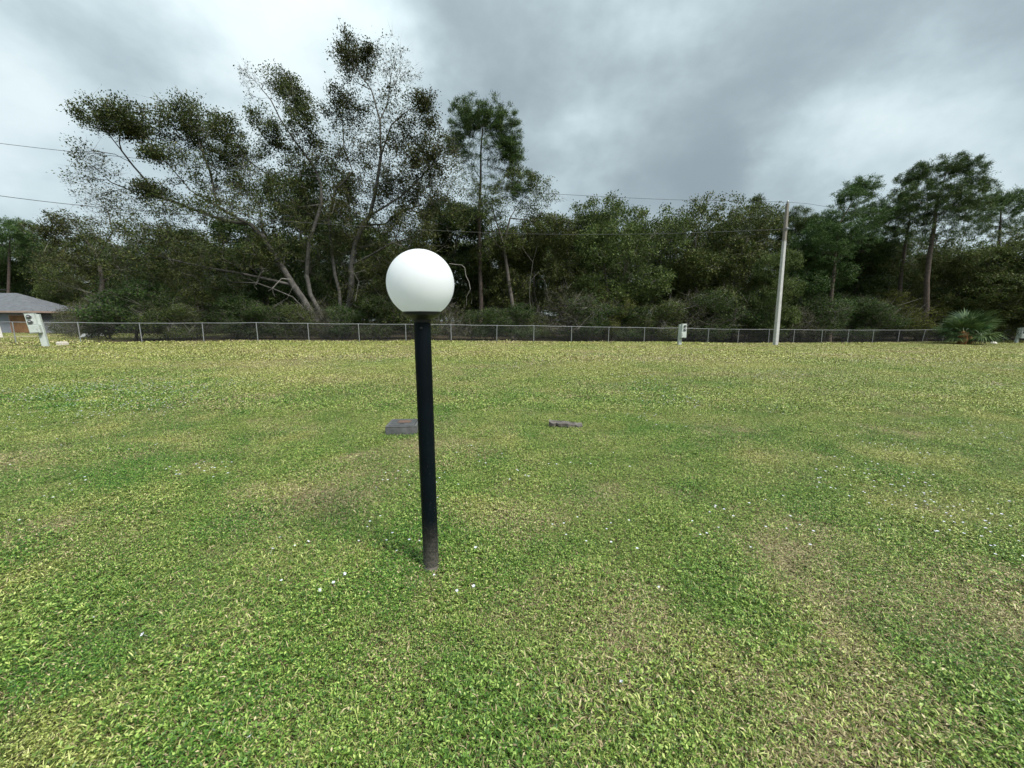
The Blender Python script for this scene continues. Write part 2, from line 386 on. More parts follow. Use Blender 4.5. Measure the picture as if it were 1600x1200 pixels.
# ------------------------------------------------------------------ lawn: sward tiles set on the ground
def blades(n, size, L, Wd, lean, hz, kind, rs, curl=0.5):
    """n leaves in a disc; returns verts, quads (2 quads per leaf, folded along their length)"""
    r = size * np.sqrt(rs.random(n)); a = rs.random(n) * 6.283
    p = np.stack([r * np.cos(a), r * np.sin(a), rs.random(n) * hz], 1)
    az = rs.random(n) * 6.283
    if kind == 'sward_leaf':                              # leaves sit in small rosettes on a shared stem
        g = np.arange(n) // 5; first = g * 5; off = rs.normal(0, L[1] * .16, (n, 3)); hh = p[first, 2].copy(); p = p[first] + off * np.array([1, 1, .5]); p[:, 2] = hh + off[:, 2] * .3
        az = az[first] + (np.arange(n) % 5) * 1.2566 + rs.normal(0, .35, n)
    el = lean[0] + (lean[1] - lean[0]) * rs.random(n)
    l = L[0] + (L[1] - L[0]) * rs.random(n); wd = l * (Wd[0] + (Wd[1] - Wd[0]) * rs.random(n))
    d = np.stack([np.cos(az) * np.cos(el), np.sin(az) * np.cos(el), np.sin(el)], 1)
    s = np.stack([-np.sin(az), np.cos(az), 0 * az], 1); u = np.cross(s, d) * -1
    ro = (rs.random(n) - 0.5) * 1.2; s2 = s * np.cos(ro)[:, None] + u * np.sin(ro)[:, None]
    mid = p + d * (l * 0.5)[:, None]; tip = p + d * l[:, None] - np.array([0, 0, 1]) * (l * curl * 0.4)[:, None]
    mid = mid + np.array([0, 0, 1]) * (l * curl * 0.1)[:, None]
    v = np.stack([p, mid + s2 * (wd / 2)[:, None], tip, mid - s2 * (wd / 2)[:, None], mid - u * (wd * 0.18)[:, None]], 1)
    v[:, :, 2] = np.maximum(v[:, :, 2], 0.001)
    b = np.arange(n)[:, None] * 5
    f = np.concatenate([b + np.array([0, 1, 4]), b + np.array([1, 2, 4]), b + np.array([0, 4, 3]), b + np.array([4, 2, 3])])
    return v.reshape(-1, 3), f
def tile(name, parts, seed):
    rs = np.random.default_rng(seed); V = []; F = []; MI = []; off = 0; mats = []
    for k, (m, kw) in enumerate(parts):
        v, f = blades(rs=rs, kind=m, **kw); V.append(v); F.append(f + off); off += len(v)
        MI.append(np.full(len(f), k)); mats.append(m)
    me = np_mesh(name, np.concatenate(V), np.concatenate(F), mats)
    me.polygons.foreach_set('material_index', np.concatenate(MI).astype(np.int32))
    return bpy.data.objects.new(name, me)
tiles = bpy.data.collections.new('sward_tiles')
def add_tile(i, parts, seed): tiles.objects.link(tile('tile_%02d' % i, parts, seed))
LE, BL_, ST = 'sward_leaf', 'sward_blade', 'sward_straw'
for k in range(3):      # 0-2 near, broad-leaved
    add_tile(k, [(LE, dict(n=400, size=.13, L=(.007, .0155), Wd=(.34, .52), lean=(-.1, .9), hz=.034, curl=.3)),
                 (BL_, dict(n=110, size=.13, L=(.015, .045), Wd=(.05, .09), lean=(.1, 1.1), hz=.02)),
                 (ST, dict(n=30, size=.13, L=(.02, .05), Wd=(.05, .07), lean=(-.1, .5), hz=.01))], 10 + k)
for k in range(3):      # 3-5 near, grassy
    add_tile(3 + k, [(LE, dict(n=190, size=.13, L=(.006, .013), Wd=(.3, .5), lean=(-.1, .8), hz=.024, curl=.3)),
                     (BL_, dict(n=210, size=.13, L=(.014, .036), Wd=(.09, .15), lean=(.0, 1.0), hz=.020)),
                     (ST, dict(n=90, size=.13, L=(.015, .045), Wd=(.05, .08), lean=(-.2, .6), hz=.014))], 20 + k)
for k in range(2):      # 6-7 near, thin and dead
    add_tile(6 + k, [(LE, dict(n=35, size=.13, L=(.009, .018), Wd=(.3, .5), lean=(-.1, .8), hz=.014, curl=.3)),
                     (BL_, dict(n=90, size=.13, L=(.015, .04), Wd=(.06, .10), lean=(.1, 1.0), hz=.010)),
                     (ST, dict(n=240, size=.13, L=(.02, .06), Wd=(.04, .06), lean=(-.2, .5), hz=.014))], 30 + k)
for k in range(3):      # 8-10 middle distance
    add_tile(8 + k, [(LE, dict(n=150, size=.24, L=(.016, .034), Wd=(.3, .5), lean=(-.1, .9), hz=.03, curl=.3)),
                     (BL_, dict(n=190, size=.24, L=(.022, .05), Wd=(.14, .22), lean=(.1, 1.1), hz=.02)),
                     (ST, dict(n=60, size=.24, L=(.02, .05), Wd=(.07, .1), lean=(-.2, .6), hz=.02))], 40 + k)
for k in range(3):      # 11-13 far
    add_tile(11 + k, [(LE, dict(n=110, size=.5, L=(.03, .06), Wd=(.4, .6), lean=(-.1, .9), hz=.03, curl=.3)),
                      (BL_, dict(n=230, size=.5, L=(.04, .08), Wd=(.2, .34), lean=(.1, 1.1), hz=.02)),
                      (ST, dict(n=60, size=.5, L=(.03, .07), Wd=(.15, .2), lean=(-.2, .6), hz=.02))], 50 + k)
DEAD = [(800, 815, .30, .9), (930, 780, .35, .5), (665, 905, .16, .8), (640, 695, .3, .8), (980, 1030, .17, .9), (1230, 890, .28, .9), (1290, 950, .25, .7), (1400, 1110, .22, 1.), (1340, 1090, .16, .8),
        (1250, 830, .35, .6), (1200, 860, .2, .6), (310, 635, 1.1, .6), (180, 870, .3, .35), (20, 720, .6, .7), (730, 700, .3, .5), (260, 1080, .12, .4), (330, 1150, .15, .4), (1350, 1020, .16, .6),
        (640, 600, 2., .3), (1000, 560, 4., .5), (430, 565, 3., .5), (1420, 940, .3, .4), (1560, 960, .3, .5), (600, 1050, .12, .5), (610, 1010, .15, .4), (90, 830, .5, .4), (300, 690, .5, .35), (470, 800, .4, .3)]
DP = [(gpt(a, b), c, d) for a, b, c, d in DEAD]
def fields(x, y):
    dead = np.clip((fbm(x, y, 0.9, 1) - 0.58) * 2.2, 0, 0.4) + np.clip((fbm(x, y, 3.1, 7) - 0.6) * 2.0, 0, 0.5)
    for p, r, a in DP:
        q = ((x - p[0]) ** 2 + (y - p[1]) ** 2) / (r * r) * (0.5 + 1.1 * fbm(x, y, 3.0, 3)); dead = dead + .66 * a * np.exp(-q * 1.25)
    far = sst(5, 20, y)
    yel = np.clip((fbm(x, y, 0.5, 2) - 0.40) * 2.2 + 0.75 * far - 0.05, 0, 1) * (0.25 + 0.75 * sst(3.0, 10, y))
    yel = np.maximum(yel, 0.9 * np.clip((fbm(x, y, 1.6, 12) - 0.6) * 6, 0, 1))
    dead = dead * (.45 + 1.0 * np.clip((fbm(x, y, 5.0, 21) - .35) * 2.5, 0, 1))
    dead = dead + far * np.clip((fbm(x, y * 1.6, 0.35, 9) - 0.45) * 1.6, 0, .5) + far * 0.05
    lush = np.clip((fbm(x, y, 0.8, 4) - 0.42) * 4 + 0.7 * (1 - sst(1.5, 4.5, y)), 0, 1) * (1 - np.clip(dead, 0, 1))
    return np.clip(dead, 0, 1), yel, lush
def scatter(y0, y1, spacing, jit, xm=1.42, xpad=1.2):
    ys = np.arange(y0, y1, spacing); P = []
    for yy in ys:
        W2 = xm * yy + xpad; xs = np.arange(-W2, W2, spacing); P.append(np.stack([xs, np.full_like(xs, yy)], 1))
    P = np.concatenate(P); P += (rng.random(P.shape) - 0.5) * spacing * jit; return P
pts = []; idx = []; scl = []
near = scatter(0.35, 7.0, 0.083, 1.4); mid = scatter(6.6, 15.5, 0.145, 1.4); far = scatter(15.0, 46, 0.28, 1.4)
P2 = np.concatenate([near, mid, far]); lvl = np.concatenate([np.zeros(len(near)), np.ones(len(mid)), np.full(len(far), 2)]).astype(int)
keep = (P2[:, 1] < FY0 + FK * P2[:, 0] + 0.3) | ((P2[:, 0] < -27) & (P2[:, 1] < 39) & (rng.random(len(P2)) < .55))
BOXES = []                                               # (centre, half sizes, angle) of flat things no leaf may stand on
P2, lvl = P2[keep], lvl[keep]
dead, yel, lush = fields(P2[:, 0], P2[:, 1])
u = rng.random(len(P2)); r3 = rng.integers(0, 3, len(P2)); r2 = rng.integers(0, 2, len(P2))
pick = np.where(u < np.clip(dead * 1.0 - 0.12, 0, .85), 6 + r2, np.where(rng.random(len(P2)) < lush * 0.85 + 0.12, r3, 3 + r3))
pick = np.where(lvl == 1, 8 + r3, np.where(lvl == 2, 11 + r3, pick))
sc = (0.75 + 0.55 * rng.random(len(P2))) * (0.55 + 0.95 * fbm(P2[:, 0], P2[:, 1], 2.6, 6))
sc = sc * (1 + 1.1 * rng.random(len(P2)) ** 3 * (np.abs(FY0 + FK * P2[:, 0] - P2[:, 1]) < 1.2))

# lamp foot, meter box and slab positions (needed to keep the sward off them)
LAMP = gpt(674, 889); BOX = gpt(626, 680); SLAB = gpt(884, 670)
LU = np.clip((fbm(P2[:, 0], P2[:, 1], 2.3, 15) - .47) * 5, 0, 1) * (1 - .75 * sst(6, 16, P2[:, 1]))
for c, r in ((LAMP, .062), (BOX + np.array([0, .17, 0]), .235), (SLAB, .10)):
    k = (P2[:, 0] - c[0]) ** 2 + (P2[:, 1] - c[1]) ** 2 > r ** 2
    P2, lvl, pick, sc, dead, yel, LU = P2[k], lvl[k], pick[k], sc[k], dead[k], yel[k], LU[k]
me = bpy.data.meshes.new('lawn_sward'); me.vertices.add(len(P2))
me.vertices.foreach_set('co', np.stack([P2[:, 0], P2[:, 1], tz(P2[:, 0], P2[:, 1])], 1).astype(np.float32).ravel())
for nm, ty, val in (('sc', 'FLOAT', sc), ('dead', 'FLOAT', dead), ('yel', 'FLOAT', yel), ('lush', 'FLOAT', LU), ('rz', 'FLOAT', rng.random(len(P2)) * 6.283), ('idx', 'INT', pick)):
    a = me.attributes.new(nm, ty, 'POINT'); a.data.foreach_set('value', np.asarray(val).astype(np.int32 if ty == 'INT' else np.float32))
sward = link('lawn_grass', me, None, 'stuff')
tag(sward, 'low mown lawn of grass and broad-leaved weeds in front of the fence', 'lawn')
ng = bpy.data.node_groups.new('sward', 'GeometryNodeTree')
ng.interface.new_socket('Geometry', in_out='INPUT', socket_type='NodeSocketGeometry')
ng.interface.new_socket('Geometry', in_out='OUTPUT', socket_type='NodeSocketGeometry')
gi = ng.nodes.new('NodeGroupInput'); go = ng.nodes.new('NodeGroupOutput')
ci = ng.nodes.new('GeometryNodeCollectionInfo'); ci.inputs[0].default_value = tiles
ci.inputs['Separate Children'].default_value = True; ci.inputs['Reset Children'].default_value = True
ip = ng.nodes.new('GeometryNodeInstanceOnPoints'); ip.inputs['Pick Instance'].default_value = True
def nattr(n, ty):
    a = ng.nodes.new('GeometryNodeInputNamedAttribute'); a.data_type = ty; a.inputs[0].default_value = n; return a.outputs[0]
cx = ng.nodes.new('ShaderNodeCombineXYZ'); L = ng.links.new
mp = ng.nodes.new('GeometryNodeMeshToPoints'); L(gi.outputs[0], mp.inputs[0])
L(mp.outputs[0], ip.inputs['Points']); L(ci.outputs[0], ip.inputs['Instance']); L(nattr('idx', 'INT'), ip.inputs['Instance Index'])
L(nattr('rz', 'FLOAT'), cx.inputs[2]); e2r = ng.nodes.new('FunctionNodeEulerToRotation'); L(cx.outputs[0], e2r.inputs[0]); L(e2r.outputs[0], ip.inputs['Rotation'])
L(nattr('sc', 'FLOAT'), ip.inputs['Scale']); L(ip.outputs[0], go.inputs[0])
md = sward.modifiers.new('sward', 'NODES'); md.node_group = ng

# ------------------------------------------------------------------ white wildflowers
def flower_geo(c, s, rs):
    V = []; F = []
    for k in range(6):
        a = k * 1.047 + rs.random() * .3; d = np.array([math.cos(a), math.sin(a), .35]); n = np.array([-math.sin(a), math.cos(a), 0])
        b = len(V); V += [c, c + d * s * .6 + n * s * .3, c + d * s, c + d * s * .6 - n * s * .3]; F.append([b, b + 1, b + 2, b + 3])
    return V, F
rs = np.random.default_rng(5)
V = []; F = []
patches = [(60, 615, 1.3, 60), (110, 612, 1.2, 70), (190, 625, 1.2, 60), (200, 640, .8, 40), (230, 605, 1.6, 50), (100, 655, .7, 22), (320, 610, 1, 20), (1010, 600, 1.2, 26), (1030, 625, .8, 22), (1240, 590, 1.5, 30), (1490, 800, .45, 16), (1450, 790, .4, 8), (1580, 610, 1., 20),
           (1180, 830, .4, 9), (1350, 745, .5, 14), (1400, 700, .6, 16), (1540, 680, .7, 20), (760, 570, 2., 16), (400, 570, 3, 40), (640, 760, .3, 7), (305, 745, .2, 9), (560, 870, .4, 7), (500, 560, 3, 40), (1580, 860, .2, 6), (930, 840, .2, 6), (760, 720, .5, 6), (1130, 640, .8, 14), (1000, 660, .5, 8), (1320, 780, .4, 10), (150, 700, .6, 8), (60, 780, .5, 6), (880, 740, .5, 5), (1080, 560, 4, 60), (1300, 560, 4, 60), (1500, 570, 3, 50), (200, 560, 3, 40), (900, 575, 2, 30)]
for px, py, r, n in patches:
    c0 = gpt(px, py)
    for _ in range(int(n * 1.8)):
        x, y = c0[:2] + rs.normal(0, r * .6, 2) * np.array([1.3, 1.0])
        if y < 1.0: continue
        v, f = flower_geo(np.array([x, y, float(tz(x, y)) + .045 + .015 * rs.random() + .0015 * y]), .005 + .0045 * rs.random() + .0006 * y + .0007 * max(0, y - 5), rs)
        F += [[i + len(V) for i in q] for q in f]; V += v
o = link('white_wildflowers', np_mesh('white_wildflowers', np.array(V), np.array(F), 'petal'), None, 'stuff')
tag(o, 'tiny white wildflowers scattered in drifts over the lawn', 'wildflowers')
v, f = flower_geo(np.array([0, 0, .040]), .009, rs)
stalk = [(0.0015, 0, 0.0), (-.0008, .0013, 0), (-.0008, -.0013, 0), (0, 0, .04)]
v2 = np.array(v); fl_me = np_mesh('wildflower', np.concatenate([v2, np.array(stalk)]), [np.array(f), np.array([[24, 25, 27], [25, 26, 27], [26, 24, 27]])], ['petal'])
spots = [(523, 921), (500, 926), (533, 905), (151, 972), (237, 996), (508, 897), (397, 1167), (442, 847), (475, 855), (420, 870), (715, 930), (742, 925), (976, 1078), (745, 864), (1123, 832), (1030, 925), (1460, 798), (1485, 812), (1505, 822), (1371, 838), (1592, 915), (316, 912), (588, 768), (641, 745)]
for k, (px, py) in enumerate(spots):
    p = gpt(px, py); o = link('wildflower', fl_me); o.location = tuple(p); o.rotation_euler = (rs.normal(0, .2) + .3, rs.normal(0, .2), rs.random() * 6); s_ = .8 + rs.random() * .5
    o.scale = (s_, s_, s_)
    tag(o, 'tiny white wildflower in the near lawn, ' + ('left of the lamp post' if px < 660 else 'right of the lamp post' if px < 1100 else 'towards the right edge'), 'wildflower', 'white wildflowers in the near lawn')

# ------------------------------------------------------------------ globe lamp
lamp = thing('globe_lamp', 'white globe lamp on a black round post standing in the lawn', 'lamp', LAMP)
HPOST = 1.535; PR = 0.046
# the post leans a hair
b = BM(); b.lathe([(0, -.05), (PR + .001, -.05), (PR, 0.0), (PR, HPOST - .004), (PR - .004, HPOST), (0, HPOST)], 40)
post = b.done('post', 'post_paint', lamp, True)
b = BM(); b.lathe([(PR + .003, -.02), (PR + .006, .012), (PR + .0035, .028), (PR + .0005, .034)], 32); b.done('soil_collar', 'slab_weathered', lamp, True)
GZ = HPOST + .163; GR = 0.181
b = BM(); zb = GZ - GR * 0.86; rb = GR * math.sqrt(1 - .86 ** 2)
b.lathe([(PR + .001, zb - .052), (PR + .004, zb - .050), (PR + .006, zb - .036), (.072, zb - .026), (rb + .008, zb - .010), (rb + .012, zb + .006), (rb + .002, zb + .008)], 48)
fit = b.done('globe_fitter', 'black_plastic', lamp, True)
b = BM(); prof = [(GR * math.sin(t), -GR * math.cos(t)) for t in np.linspace(math.acos(.86), math.pi, 36)]
prof[-1] = (0, GR); b.lathe([(rb - .006, -GR * .86 - .004)] + prof, 64)
gl = b.done('globe', 'globe_acrylic', lamp, True); gl.location = (0, 0, GZ)
b = BM(); b.lathe([(0, .006), (.005, .006), (.0075, .003), (.0075, 0)], 14, Matrix.Translation((.004, -PR + .001, HPOST - .075)) @ Matrix.Rotation(R(90), 4, 'X')); b.done('screw', 'black_plastic', lamp, True)
lamp.rotation_euler = (0, R(-0.35), 0)

# ------------------------------------------------------------------ meter box in the lawn
mb = thing('meter_box', 'dark grey plastic meter box with a rusty patch on its lid, behind the lamp post', 'meter box', (BOX[0], BOX[1] + .17, BOX[2] + .02), R(4))
b = BM(); b.box((0, 0, .005), (.41, .40, .19), bevel=.018)
# rim
for x, y, sx, sy in ((0, .185, .40, .03), (0, -.185, .40, .03), (.185, 0, .03, .34), (-.185, 0, .03, .34)): b.box((x, y, .102), (sx, sy, .016), bevel=.004)
b.done('body', 'box_body', mb, True)
b = BM(); b.box((0, 0, .107), (.33, .33, .018), bevel=.006); lid = b.done('lid', 'box_lid', mb, True)
b = BM(); b.box((.01, .02, .118), (.17, .13, .006), bevel=.002); b.done('reader_plate', 'rust', lid)
b = BM(); b.box((0, -.085, .117), (.008, .05, .003)).box((-.018, -.09, .117), (.006, .03, .003)).box((.018, -.09, .117), (.006, .03, .003)).box((0, -.108, .117), (.06, .006, .003)); b.done('lid_slot', 'black_gap', lid)

# ------------------------------------------------------------------ broken slab
b = BM(); rs = np.random.default_rng(3)
xs = np.linspace(-.235, .235, 15); top = []; bot = []
rows = []
for i, x in enumerate(xs):
    f_ = -.055 + rs.normal(0, .010) + (.02 if i > 8 else 0); k_ = .06 + rs.normal(0, .006); h = .075 + rs.normal(0, .005) - .014 * (x > 0) + .012 * (i == 0)
    rows.append([b.b.verts.new(c) for c in ((x, f_ + .012, -.03), (x, f_, h * .55), (x, f_ + .004, h), (x, k_, h + .012), (x, k_ + .02, -.03))])
for a_, b_ in zip(rows, rows[1:]):
    for k in range(4): b.b.faces.new((a_[k], b_[k], b_[k + 1], a_[k + 1]))
b.b.faces.new(rows[0]); b.b.faces.new(rows[-1][::-1])
o = b.done('broken_slab', 'slab_weathered'); o.location = (SLAB[0], SLAB[1] + .05, SLAB[2]); o.rotation_euler = (R(3), R(2.5), R(-5))
tag(o, 'rough weathered grey-brown slab edge poking out of the lawn right of the lamp', 'slab')

# ------------------------------------------------------------------ chain link fence
def fence_pt(px):
    d = ray(px, 520); t = FY0 / (d[1] - FK * d[0]); x, y = d[0] * t, d[1] * t
    return np.array([x, y, float(tz(x, y))])
fdir = np.array([1, FK, 0]) / math.hypot(1, FK)
FH = 1.24
fx0 = fence_pt(22)
fence = thing('chain_link_fence', 'long galvanized chain link fence between the lawn and the trees', 'fence', (0, FY0, float(tz(0, FY0))))
FO = np.array(fence.location)
ppx = [22, 124, 220, 317, 402, 482, 561, 634, 705, 776, 834, 893, 951, 1007, 1060, 1107, 1154, 1202, 1241, 1285, 1326, 1365, 1405, 1443, 1474, 1507, 1538, 1570, 1597]
posts = [fence_pt(p) for p in ppx]
for k in range(1, 4): posts.insert(0, posts[0] - fdir * 3.05); posts[0][2] = float(tz(*posts[0][:2]))
for k in range(1, 4): posts.append(posts[-1] + fdir * 3.05); posts[-1][2] = float(tz(*posts[-1][:2]))
b = BM(); b.cyl((0, 0, -.2), (0, 0, FH - .03), .025, seg=8); b.lathe([(.034, FH - .05), (.034, FH - .02), (.026, FH - .005), (0, FH)], 8)
pm = b.done('post', 'galvanized', fence, True); pme = pm.data
leans = {ppx.index(1443) + 3: .10, ppx.index(1474) + 3: .16, ppx.index(1405) + 3: .03, 5: -.02, 12: .02}
for i, p in enumerate(posts):
    o = pm if i == 0 else pm.copy()
    if i: COL.objects.link(o); o.parent = fence
    o.location = tuple(p - FO); o.rotation_euler = (rs.normal(0, .008), leans.get(i, rs.normal(0, .006)), 0)
tops = [p + np.array([leans.get(i, 0) * FH, 0, FH - .02 + rs.normal(0, .008)]) for i, p in enumerate(posts)]
b = BM()
for a_, c_ in zip(tops, tops[1:]):
    m_ = (a_ + c_) / 2 + np.array([0, 0, -.015 + rs.normal(0, .008)])
    b.cyl(a_ - FO, m_ - FO, .018, seg=6); b.cyl(m_ - FO, c_ - FO, .018, seg=6)
b.done('top_rail', 'galvanized', fence, True)
# woven wire: real zigzag wires, joined into one part
S = [0.0]
for a_, c_ in zip(posts, posts[1:]): S.append(S[-1] + math.hypot(*(c_ - a_)[:2]))
S = np.array(S); PX = np.array([p[0] for p in posts]); PY = np.array([p[1] for p in posts]); TZ = np.array([t[2] for t in tops])
def line_at(s): return np.stack([np.interp(s, S, PX), np.interp(s, S, PY)], 1)
H = FH - .06; st = 0.06
s0 = np.arange(-H, S[-1], st); Ve = []
for sgn in (1, -1):
    a0 = np.clip(s0, 0, S[-1]); a1 = np.clip(s0 + H, 0, S[-1])
    h0 = (a0 - s0); h1 = (a1 - s0)
    if sgn < 0: h0, h1 = H - h0, H - h1
    A = line_at(a0); B = line_at(a1); gz0 = tz(A[:, 0], A[:, 1]); gz1 = tz(B[:, 0], B[:, 1])
    Ve.append((np.column_stack([A, gz0 + .03 + h0]), np.column_stack([B, gz1 + .03 + h1])))
A = np.concatenate([v[0] for v in Ve]); B = np.concatenate([v[1] for v in Ve]); nrm = np.array([-fdir[1], fdir[0], 0])
wr = .0010
D = B - A; D /= np.linalg.norm(D, axis=1)[:, None] + 1e-9; side = np.cross(D, nrm)
ring = [(nrm * wr), (side * wr - nrm * wr * .6), (-side * wr - nrm * wr * .6)]
vv = np.stack([A + ring[0], A + ring[1], A + ring[2], B + ring[0], B + ring[1], B + ring[2]], 1).reshape(-1, 3) - FO
bi = np.arange(len(A))[:, None] * 6
o = link('wire_mesh', np_mesh('wire_mesh', vv, np.concatenate([bi + np.array(q) for q in ([0, 1, 4, 3], [1, 2, 5, 4], [2, 0, 3, 5])]), 'fence_wire'), fence, 'stuff')

# ------------------------------------------------------------------ meter pedestals
def pedestal(px, py, Y, rz, lean, label, hgt=1.56, mirror=1):
    p = atY(px, py, Y); z = float(tz(p[0], p[1]))
    t = thing('meter_pedestal', label, 'meter pedestal', (p[0], p[1], z - .02), rz, 'utility meter pedestals along the fence')
    m = mirror
    b = BM(); b.box((.07 * m, .06, hgt / 2 - .05), (.24, .16, hgt - .1 + .1), bevel=.008); b.done('post', 'pedestal_paint', t)
    b = BM(); b.box((-.10 * m, -.06, hgt - .28), (.36, .20, .56), bevel=.012); b.box((-.10 * m, -.06, hgt + .004), (.38, .22, .015)); up_ = b.done('meter_housing', 'pedestal_paint', t)
    b = BM(); b.box((-.04 * m, -.10, hgt - .78), (.40, .25, .42), bevel=.012); b.box((-.04 * m, -.235, hgt - .78), (.34, .02, .34), bevel=.004); lo = b.done('breaker_box', 'pedestal_paint', t)
    b = BM(); b.box((.08 * m, -.252, hgt - .80), (.02, .02, .07)); b.done('latch', 'meter_ring', lo)
    for zz in (hgt - .16, hgt - .42):
        M_ = Matrix.Translation((-.12 * m, -.155, zz)) @ Matrix.Rotation(R(90), 4, 'X')
        b = BM(); b.lathe([(.113, -.01), (.113, .028), (.10, .036), (.092, .036), (.092, .02)], 28, M_); mr = b.done('electric_meter', 'meter_ring', t, True)
        b = BM(); b.lathe([(.092, .02), (.09, .065), (.075, .085), (0, .09)], 28, M_); b.done('glass_cover', 'meter_glass', mr, True)
        b = BM(); b.box((-.12 * m, -.246, zz + .015), (.085, .004, .035)); b.done('dial', 'meter_face', mr)
    t.rotation_euler = (0, lean, rz); return t
pedestal(67, 536, 20.5, R(24), R(-5), 'pale green meter pedestal leaning left beside the boarded-up house', 1.74)
pedestal(1064, 535, 28.6, R(12), 0.0, 'pale meter pedestal upright before the fence left of the tall utility pole', 1.55, -1)
pedestal(1590, 535, 37.5, R(10), R(4), 'pale meter pedestal at the right edge past the fan palm', 1.50, -1)

# ------------------------------------------------------------------ utility pole and lines
PB = atY(1212, 535, 31.0); PB[2] = float(tz(PB[0], PB[1])); PTOP = atY(1230.5, 318, 31.0)
pole = thing('utility_pole', 'tall pale concrete utility pole standing at the fence before the trees', 'utility pole', PB)
Hp = PTOP[2] - PB[2]; lx = (PTOP[0] - PB[0]); b = BM()
v0 = [b.b.verts.new((sx * .150, sy * .150, -.3)) for sx, sy in ((-1, -1), (1, -1), (1, 1), (-1, 1))]
v1 = [b.b.verts.new((lx + sx * .10, sy * .10, Hp)) for sx, sy in ((-1, -1), (1, -1), (1, 1), (-1, 1))]
for k in range(4): b.b.faces.new((v0[k], v0[(k + 1) % 4], v1[(k + 1) % 4], v1[k]))
b.b.faces.new(v1); bmesh.ops.bevel(b.b, geom=[e for e in b.b.edges if abs((e.verts[0].co - e.verts[1].co).z) > 1], offset=.03, segments=1, affect='EDGES')
sh = b.done('shaft', 'concrete_pole', pole); pole.rotation_euler = (0, 0, 0)
for v in sh.data.vertices:                                # turn the square section a little about its own axis
    c = Vector((lx * max(v.co.z, 0) / Hp, 0)); q = Vector((v.co.x, v.co.y)) - c; a_ = R(9)
    v.co.x = c.x + q.x * math.cos(a_) - q.y * math.sin(a_); v.co.y = c.y + q.x * math.sin(a_) + q.y * math.cos(a_)
b = BM(); b.lathe([(0, Hp + .22), (.05, Hp + .21), (.07, Hp + .15), (.05, Hp + .12), (.08, Hp + .08), (.05, Hp + .04), (.05, Hp - .02)], 14); io = b.done('insulator', 'meter_ring', pole, True); io.location = (lx, 0, 0)
zl = atY(1226, 358, 31.0)[2] - PB[2]
b = BM(); b.box((lx * zl / Hp, -.19, zl), (.10, .14, .16), bevel=.01); b.cyl((lx * zl / Hp, -.2, zl), (lx * zl / Hp, -.34, zl), .03, seg=8); b.done('cable_bracket', 'meter_ring', pole)
def cable(name, label, pxs, r, end):
    P = [atY(x, y, Y) for x, y, Y in pxs]; P = [Vector(p) for p in P]; out = []
    for i in range(len(P) - 1):                           # Catmull-Rom through the points
        p0 = P[max(i - 1, 0)]; p1 = P[i]; p2 = P[i + 1]; p3 = P[min(i + 2, len(P) - 1)]
        for k in range(10):
            t = k / 10; out.append(.5 * ((2 * p1) + (-p0 + p2) * t + (2 * p0 - 5 * p1 + 4 * p2 - p3) * t * t + (-p0 + 3 * p1 - 3 * p2 + p3) * t ** 3))
    out.append(P[-1]); b = BM()
    for a_, c_ in zip(out, out[1:]): b.cyl(a_, c_, r, seg=5, caps=False)
    o = b.done(name, 'wire_black'); tag(o, label, 'power line'); return o
cable('power_line', 'thin upper power line crossing the sky to the top of the utility pole',
      [(-420, 168, 17), (0, 224, 20.5), (200, 246, 22.3), (450, 272, 24.5), (660, 290, 26.3), (865, 303, 28), (1050, 312, 29.5), (1230.5, 316, 31), (1305, 325, 33.5), (1420, 342, 42), (1560, 360, 60)], .011, None)
cable('power_line', 'thicker lower power line strung across the trees below the thin one',
      [(-420, 240, 17), (0, 306, 20.5), (230, 330, 22.5), (510, 350, 25), (700, 361, 26.7), (860, 366, 28), (1040, 365, 29.5), (1226, 358, 30.7)], .014, None)

# ------------------------------------------------------------------ house at the left edge
HY = 40.0
e0 = atY(46, 486, HY); zE = e0[2]; zG = float(tz(e0[0], HY)); hw = 15.0; hd = 4.0
house = thing('house', 'grey house with shingled hip roof and plywood-boarded opening at left edge', 'house', (e0[0], HY, zG))
hE = zE - zG; b = BM(); b.box((-hw / 2 + .0, hd / 2 + .6, hE / 2 - .05), (hw, hd, hE - .1)); b.done('wall', 'house_paint', house)
rise = 1.9; ov = .55
b = BM(); x1, x0_, y0_, y1_ = ov, -hw - ov, -.0, hd + .6 + ov; rx1, rx0, ry = x1 - 4.6, x0_ + 4.6, (y0_ + y1_) / 2
z0 = hE; c_ = [(x0_, y0_, z0), (x1, y0_, z0), (x1, y1_, z0), (x0_, y1_, z0), (rx0, ry, z0 + rise), (rx1, ry, z0 + rise)]
vs = [b.b.verts.new(q) for q in c_]
for f_ in ((0, 1, 5, 4), (1, 2, 5), (2, 3, 4, 5), (3, 0, 4), (3, 2, 1, 0)): b.b.faces.new([vs[k] for k in f_])
rf = b.done('roof', 'shingles', house)
b = BM(); b.box(((x0_ + x1) / 2, y0_ - .01, z0 - .07), (x1 - x0_ + .04, .05, .18)); b.box((x1 + .01, (y0_ + y1_) / 2, z0 - .07), (.05, y1_ - y0_, .18)); b.done('fascia', 'fascia', house)
pa = atY(17, 500, HY + .6)[0] - e0[0]; pb = atY(49, 500, HY + .6)[0] - e0[0]; zt = atY(30, 493, HY + .6)[2] - zG; zb_ = atY(30, 527, HY + .6)[2] - zG
zb_ = max(zb_, .05)
bd = []
b = BM(); b.box(((pa + pb) / 2, .56, (zt + zb_) / 2), (pb - pa + .2, .06, zt - zb_ + .2)); b.done('opening_trim', 'fascia', house)
for k in range(2):
    w_ = (pb - pa) / 2; b = BM(); b.box((pa + w_ * (k + .5), .515, (zt + zb_) / 2), (w_ - .02, .025, zt - zb_), bevel=.003); o = b.done('plywood_sheet', 'plywood', house)
